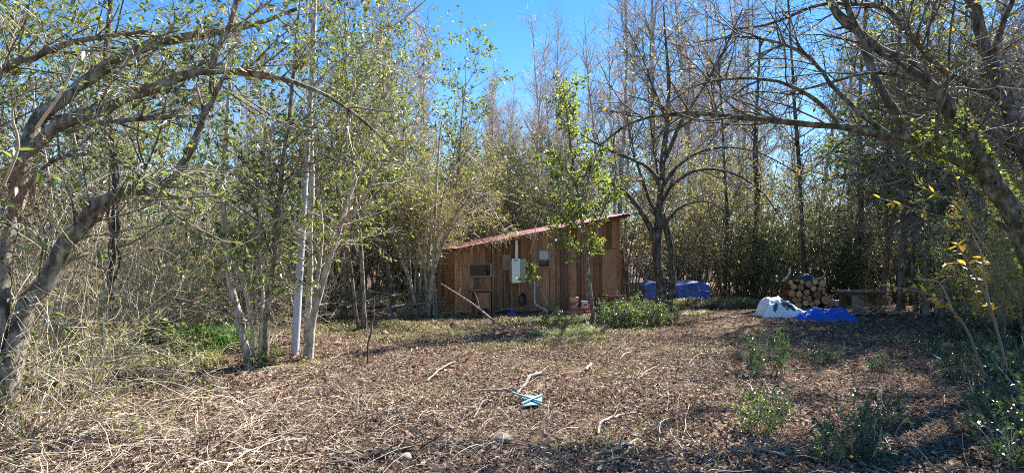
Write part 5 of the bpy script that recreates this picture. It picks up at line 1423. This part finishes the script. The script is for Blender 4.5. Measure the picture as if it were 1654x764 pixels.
# ------------------------------------------------------------------ low shrubs and plants
def herb(label, px, py, s, protos=HERB, name='low_shrub', group=None, cat='shrub', sz=None):
    x_, y_, z_ = ground_px(px, py)
    place(name, label, cat, group, random.choice(protos), x_, y_, s, sz=sz)
herb('low glossy leaved shrub nearest the camera beneath the dark bushes', 1385, 738, 0.8)
herb('low glossy shrub just behind the nearest one in the litter', 1415, 695, 0.75)
herb('small green weedy shrub at the shaded edge of the clearing', 1215, 700, 0.7, HERBG)
herb('small leafy shrub touching the weedy shrub at the clearing edge', 1248, 672, 0.6)
herb('thin upright weed in the middle distance before the white sack', 1242, 612, 0.9, HERB, sz=1.4)
herb('tiny weed in the litter before the blue tarp', 1325, 585, 0.7)
herb('tiny green sprout in front of the low shrubs', 1340, 748, 0.45, HERBG)
for i, (px, py, s) in enumerate([(1500, 575, 0.7), (1560, 620, 0.8), (1610, 600, 1.1), (1600, 670, 0.9), (1640, 700, 1.0), (1650, 755, 0.9), (1560, 560, 0.9), (1620, 545, 1.2), (1660, 620, 1.3), (1450, 560, 0.6), (1510, 545, 0.7), (1580, 530, 1.1), (1690, 740, 1.2), (1720, 660, 1.6), (1420, 600, 0.5), (1650, 560, 1.4), (1545, 540, 0.8), (1700, 560, 2.0), (1640, 525, 1.5)]):
    herb('glossy leaved bush in the bank, ' + ('small' if s < 0.85 else 'large' if s > 1.25 else 'medium') + (', nearest the camera' if py > 690 else ', at the front' if py > 610 else ', midway back' if py > 555 else ', farthest back') + (', deep under the mossy tree' if px > 1600 else ', at the open side'), px, py, s, name='bank_shrub', group='bushes in the bank beneath the mossy tree')
for i, (px, py, s) in enumerate([(893, 524, 0.9), (908, 530, 0.7), (938, 536, 0.5), (980, 528, 1.2), (1005, 527, 1.1), (1030, 525, 1.2), (1050, 524, 1.0), (1065, 527, 0.8), (1015, 515, 1.3), (1040, 512, 1.4), (990, 517, 1.2), (1085, 522, 0.8)]):
    herb(('small' if s < 1.05 else 'tall' if s > 1.45 else 'medium') + ' leafy weed ' + ('below the water heater sprout' if px < 925 else 'at the young green tree foot' if px < 985 else 'near the slatted crate' if px < 1020 else 'at the dark forked tree foot') + (', in front' if py > 521 else ', behind'), px, py, s, HERBG if i % 3 else HERB, name='weed_shrub', group='weeds between the shed and dark tree')
for i, (px, py, s) in enumerate([(415, 592, 0.6), (432, 588, 0.5)]):
    herb('tiny leafy sprout at the foot of the crooked sapling', px, py, s, HERBG, name='ground_sprout', group='sprouts at the sapling foot')
for i in range(22):
    px = random.uniform(-20, 330); py = random.uniform(545, 615) if px < 200 else random.uniform(545, 580)
    s_ = random.uniform(0.6, 1.1)
    herb(rank(s_, 0.6, 1.1, ('small', 'medium', 'large')) + ' straggly green weed' + rank(-py, -615, -545, (' at the front,', ' midway back,', ' farthest back,')) + ' ' + where(px), px, py, s_, HERBG, name='undergrowth_weed', group='weeds under the leaning tree')

# bright green grass tuft
def blades(g, geo, p, L, w, lean=0.6, m=0, arch=0.5):
    n = len(p); a = g.random(n) * 6.283
    d = np.stack([np.cos(a) * lean * g.random(n), np.sin(a) * lean * g.random(n), np.ones(n)], -1)
    side = np.stack([-np.sin(a), np.cos(a), np.zeros(n)], -1)
    L = L[:, None]; w = np.asarray(w).reshape(-1, 1)
    h = np.stack([np.cos(a), np.sin(a), np.zeros(n)], -1)
    p1 = p + d * L * 0.5; p2 = p + d * L * 0.85 + h * L * arch * 0.6 - np.array((0, 0, 1)) * L * arch * 0.25
    v = np.stack([p - side * w, p + side * w, p1 + side * w * 0.8, p1 - side * w * 0.8, p2 + side * w * 0.15, p2 - side * w * 0.15], 1)
    b = np.arange(n)[:, None] * 6
    f = np.concatenate([b + np.array([0, 1, 2, 3]), b + np.array([3, 2, 4, 5])])
    geo.add(v.reshape(-1, 3), f, m)
g = np.random.default_rng(91)
x_, y_, z_ = ground_px(332, 558)
G = Geo(); n = 1500
pp_ = np.stack([g.normal(0, 0.34, n), g.normal(0, 0.2, n), np.zeros(n)], -1)
blades(g, G, pp_, 0.5 * (0.5 + 0.6 * g.random(n)), 0.006, 0.7)
gt = put('grass_tuft', G.mesh('grass_tuft', [M['grass_lush']], False), None, (x_, y_, z_ - 0.01)); tag(gt, 'lush bright green grass tuft under the thicket', 'grass tuft')

# ------------------------------------------------------------------ ground cover that nobody could count
def region(g, n, y0, y1, pxa=-60, pxb=1720, pw=1.0):
    y = y0 + (y1 - y0) * g.random(n) ** pw; px = pxa + (pxb - pxa) * g.random(n)
    return (px - CX) / FPX * y, y
def value_noise(x, y, s, seed=0):
    return np.sin(x * s + seed) * np.cos(y * s * 1.13 + seed * 2.1) + 0.6 * np.sin(x * s * 2.3 - y * s * 1.9 + seed * 0.7)
g = np.random.default_rng(121)
G = Geo()
def litter(n, y0, y1, size, pw=1.0):
    x, y = region(g, n, y0, y1, pw=pw)
    k = ~((((x - 6.6) / 1.8) ** 2 + ((y - 18.3) / 0.8) ** 2) < 1)
    k &= np.array([not in_shed(a, b, 0.0) for a, b in zip(x, y)])
    k &= (value_noise(x, y, 1.7, 4.0) + 0.7 * value_noise(x, y, 4.3, 1.0) + 0.5 * g.normal(size=len(x))) > -1.25
    x, y = x[k], y[k]; n = len(x)
    p = np.stack([x, y, gh(x, y) + 0.004 + 0.045 * g.random(n) ** 2], -1)
    a = g.random(n) * 6.283
    t = nrm(np.stack([np.cos(a), np.sin(a), g.normal(0, 0.28, n)], -1))
    upv = nrm(np.stack([g.normal(0, 0.6, n), g.normal(0, 0.6, n), np.ones(n)], -1))
    s = nrm(np.cross(t, upv)); u = np.cross(s, t)
    L = (size * (0.35 + 1.1 * g.random(n) ** 1.8))[:, None]; W = L * (0.35 + 0.25 * g.random((n, 1)))
    c1 = g.normal(0, 0.25, (n, 1)) * L; c2 = np.abs(g.normal(0, 0.35, (n, 1))) * W
    v = np.stack([p - t * L * 0.5 + u * c1 * 0.6, p - s * W * 0.5 + u * (c2), p + s * W * 0.5 + u * c2, p + t * L * 0.5 + u * c1], 1)
    mid = p[:, None, :] 
    v = np.concatenate([v, mid], 1)     # base, left, right, tip, middle
    b = np.arange(n)[:, None] * 5
    f = np.concatenate([b + np.array([0, 4, 1]), b + np.array([0, 2, 4]), b + np.array([1, 4, 3]), b + np.array([4, 2, 3])])
    G.add(v.reshape(-1, 3), f)
litter(62000, 3.9, 7.0, 0.052)
litter(72000, 6.6, 11.5, 0.056)
litter(42000, 11.0, 18.0, 0.068)
litter(9000, 17.5, 30.0, 0.11)
tag(put('leaf_litter', G.mesh('leaf_litter', [M['litter']], False)), 'curled brown dead leaves covering the clearing floor', 'leaf litter', kind='stuff')

# dry straw stalks, thickest under the leaning tree
G = Geo()
def stalks(n, y0, y1, pxa, pxb, L, rad, mask=None, up=0.25):
    x, y = region(g, n, y0, y1, pxa, pxb)
    if mask is not None:
        k = mask(x, y); x, y = x[k], y[k]
    n = len(x)
    p = np.stack([x, y, gh(x, y) + 0.005], -1); a = g.random(n) * 6.283
    d = np.stack([np.cos(a), np.sin(a), up * (0.2 + 1.6 * g.random(n))], -1)
    LL = L * (0.4 + g.random(n))
    q = grow(g, p, d, LL, 6, 0.16, (0, 0, -0.13))
    q[..., 2] = np.maximum(q[..., 2], gh(q[..., 0], q[..., 1]) + 0.006)
    tubes(G, q, (rad * (0.5 + g.random(n)))[:, None] * np.linspace(1, 0.5, 6)[None], 3)
stalks(2600, 4.0, 9.0, -40, 640, 0.36, 0.0024)
stalks(1100, 4.0, 8.0, -40, 420, 0.6, 0.003)
stalks(3600, 4.0, 11.0, 300, 1550, 0.22, 0.0022)
G_ = G; G = Geo()
stalks(4200, 4.0, 12.0, -40, 1600, 0.20, 0.0032)
tag(put('fine_twigs', G.mesh('fine_twigs', [M['twig_dark']], False)), 'fine dark broken twigs matted into the leaf litter', 'twigs', kind='stuff')
G = G_
stalks(900, 4.0, 7.0, 400, 900, 0.38, 0.0024, up=0.5)
stalks(2500, 8.5, 16.0, -40, 1500, 0.40, 0.0034, lambda x, y: value_noise(x, y, 1.1, 2.0) > 0.0)
stalks(700, 4.2, 9, 1000, 1700, 0.4, 0.004)
tag(put('dry_straw', G.mesh('dry_straw', [M['straw']], False)), 'dry straw stalks and twiglets strewn over the litter', 'straw', kind='stuff')

# short grass and moss patches
G = Geo()
def turf(n, y0, y1, pxa, pxb, L, thr, s=0.9, seed=1.0):
    x, y = region(g, n, y0, y1, pxa, pxb)
    k = (value_noise(x, y, s, seed) + 0.35 * g.normal(size=n) > thr) & ((((x - 6.6) / 1.75) ** 2 + ((y - 18.3) / 0.75) ** 2) > 1.35)
    x, y = x[k], y[k]; n = len(x)
    blades(g, G, np.stack([x, y, gh(x, y) - 0.004], -1), L * (0.4 + 0.8 * g.random(n)), 0.0035 * (y / 8 + 0.3), 1.1)
turf(22000, 10.5, 16.2, 500, 1060, 0.07, 0.0)
turf(9000, 12.0, 15.0, 850, 960, 0.12, -0.6)
turf(26000, 4.2, 12, 420, 1250, 0.065, 0.7, 1.6, 3.0)
turf(1500, 16.3, 17.2, 1075, 1140, 0.10, -0.5)
turf(5000, 18.9, 20.5, 1080, 1260, 0.14, -0.5)
turf(5000, 8.6, 11.5, 60, 360, 0.25, -0.2)
tag(put('short_grass', G.mesh('short_grass', [M['grass']], False)), 'thin pale green grass patches in the clearing', 'grass', kind='stuff')


# rusty dry reed bunch hanging about the fork of the leaning tree
g = np.random.default_rng(141)
G = Geo(); n = 150
c0 = at(22, 285, 5.55)
p0 = c0 + g.normal(size=(n, 3)) * np.array((0.10, 0.06, 0.10)); p0 -= c0
q = grow(g, p0, g.normal(size=(n, 3)) * np.array((1, 0.7, 0.8)) + np.array((0.2, 0, -0.2)), 0.45 * (0.4 + g.random(n)), 6, 0.22, (0, 0, -0.16))
tubes(G, q, (0.0028 * (0.6 + g.random(n)))[:, None] * np.linspace(1, 0.5, 6)[None], 3)
o = put('reed_bunch', G.mesh('reed_bunch', [M['reed']], False), None, c0); tag(o, 'rusty dry reed bunch caught in the fork of the leaning tree', 'dry reeds', kind='stuff')
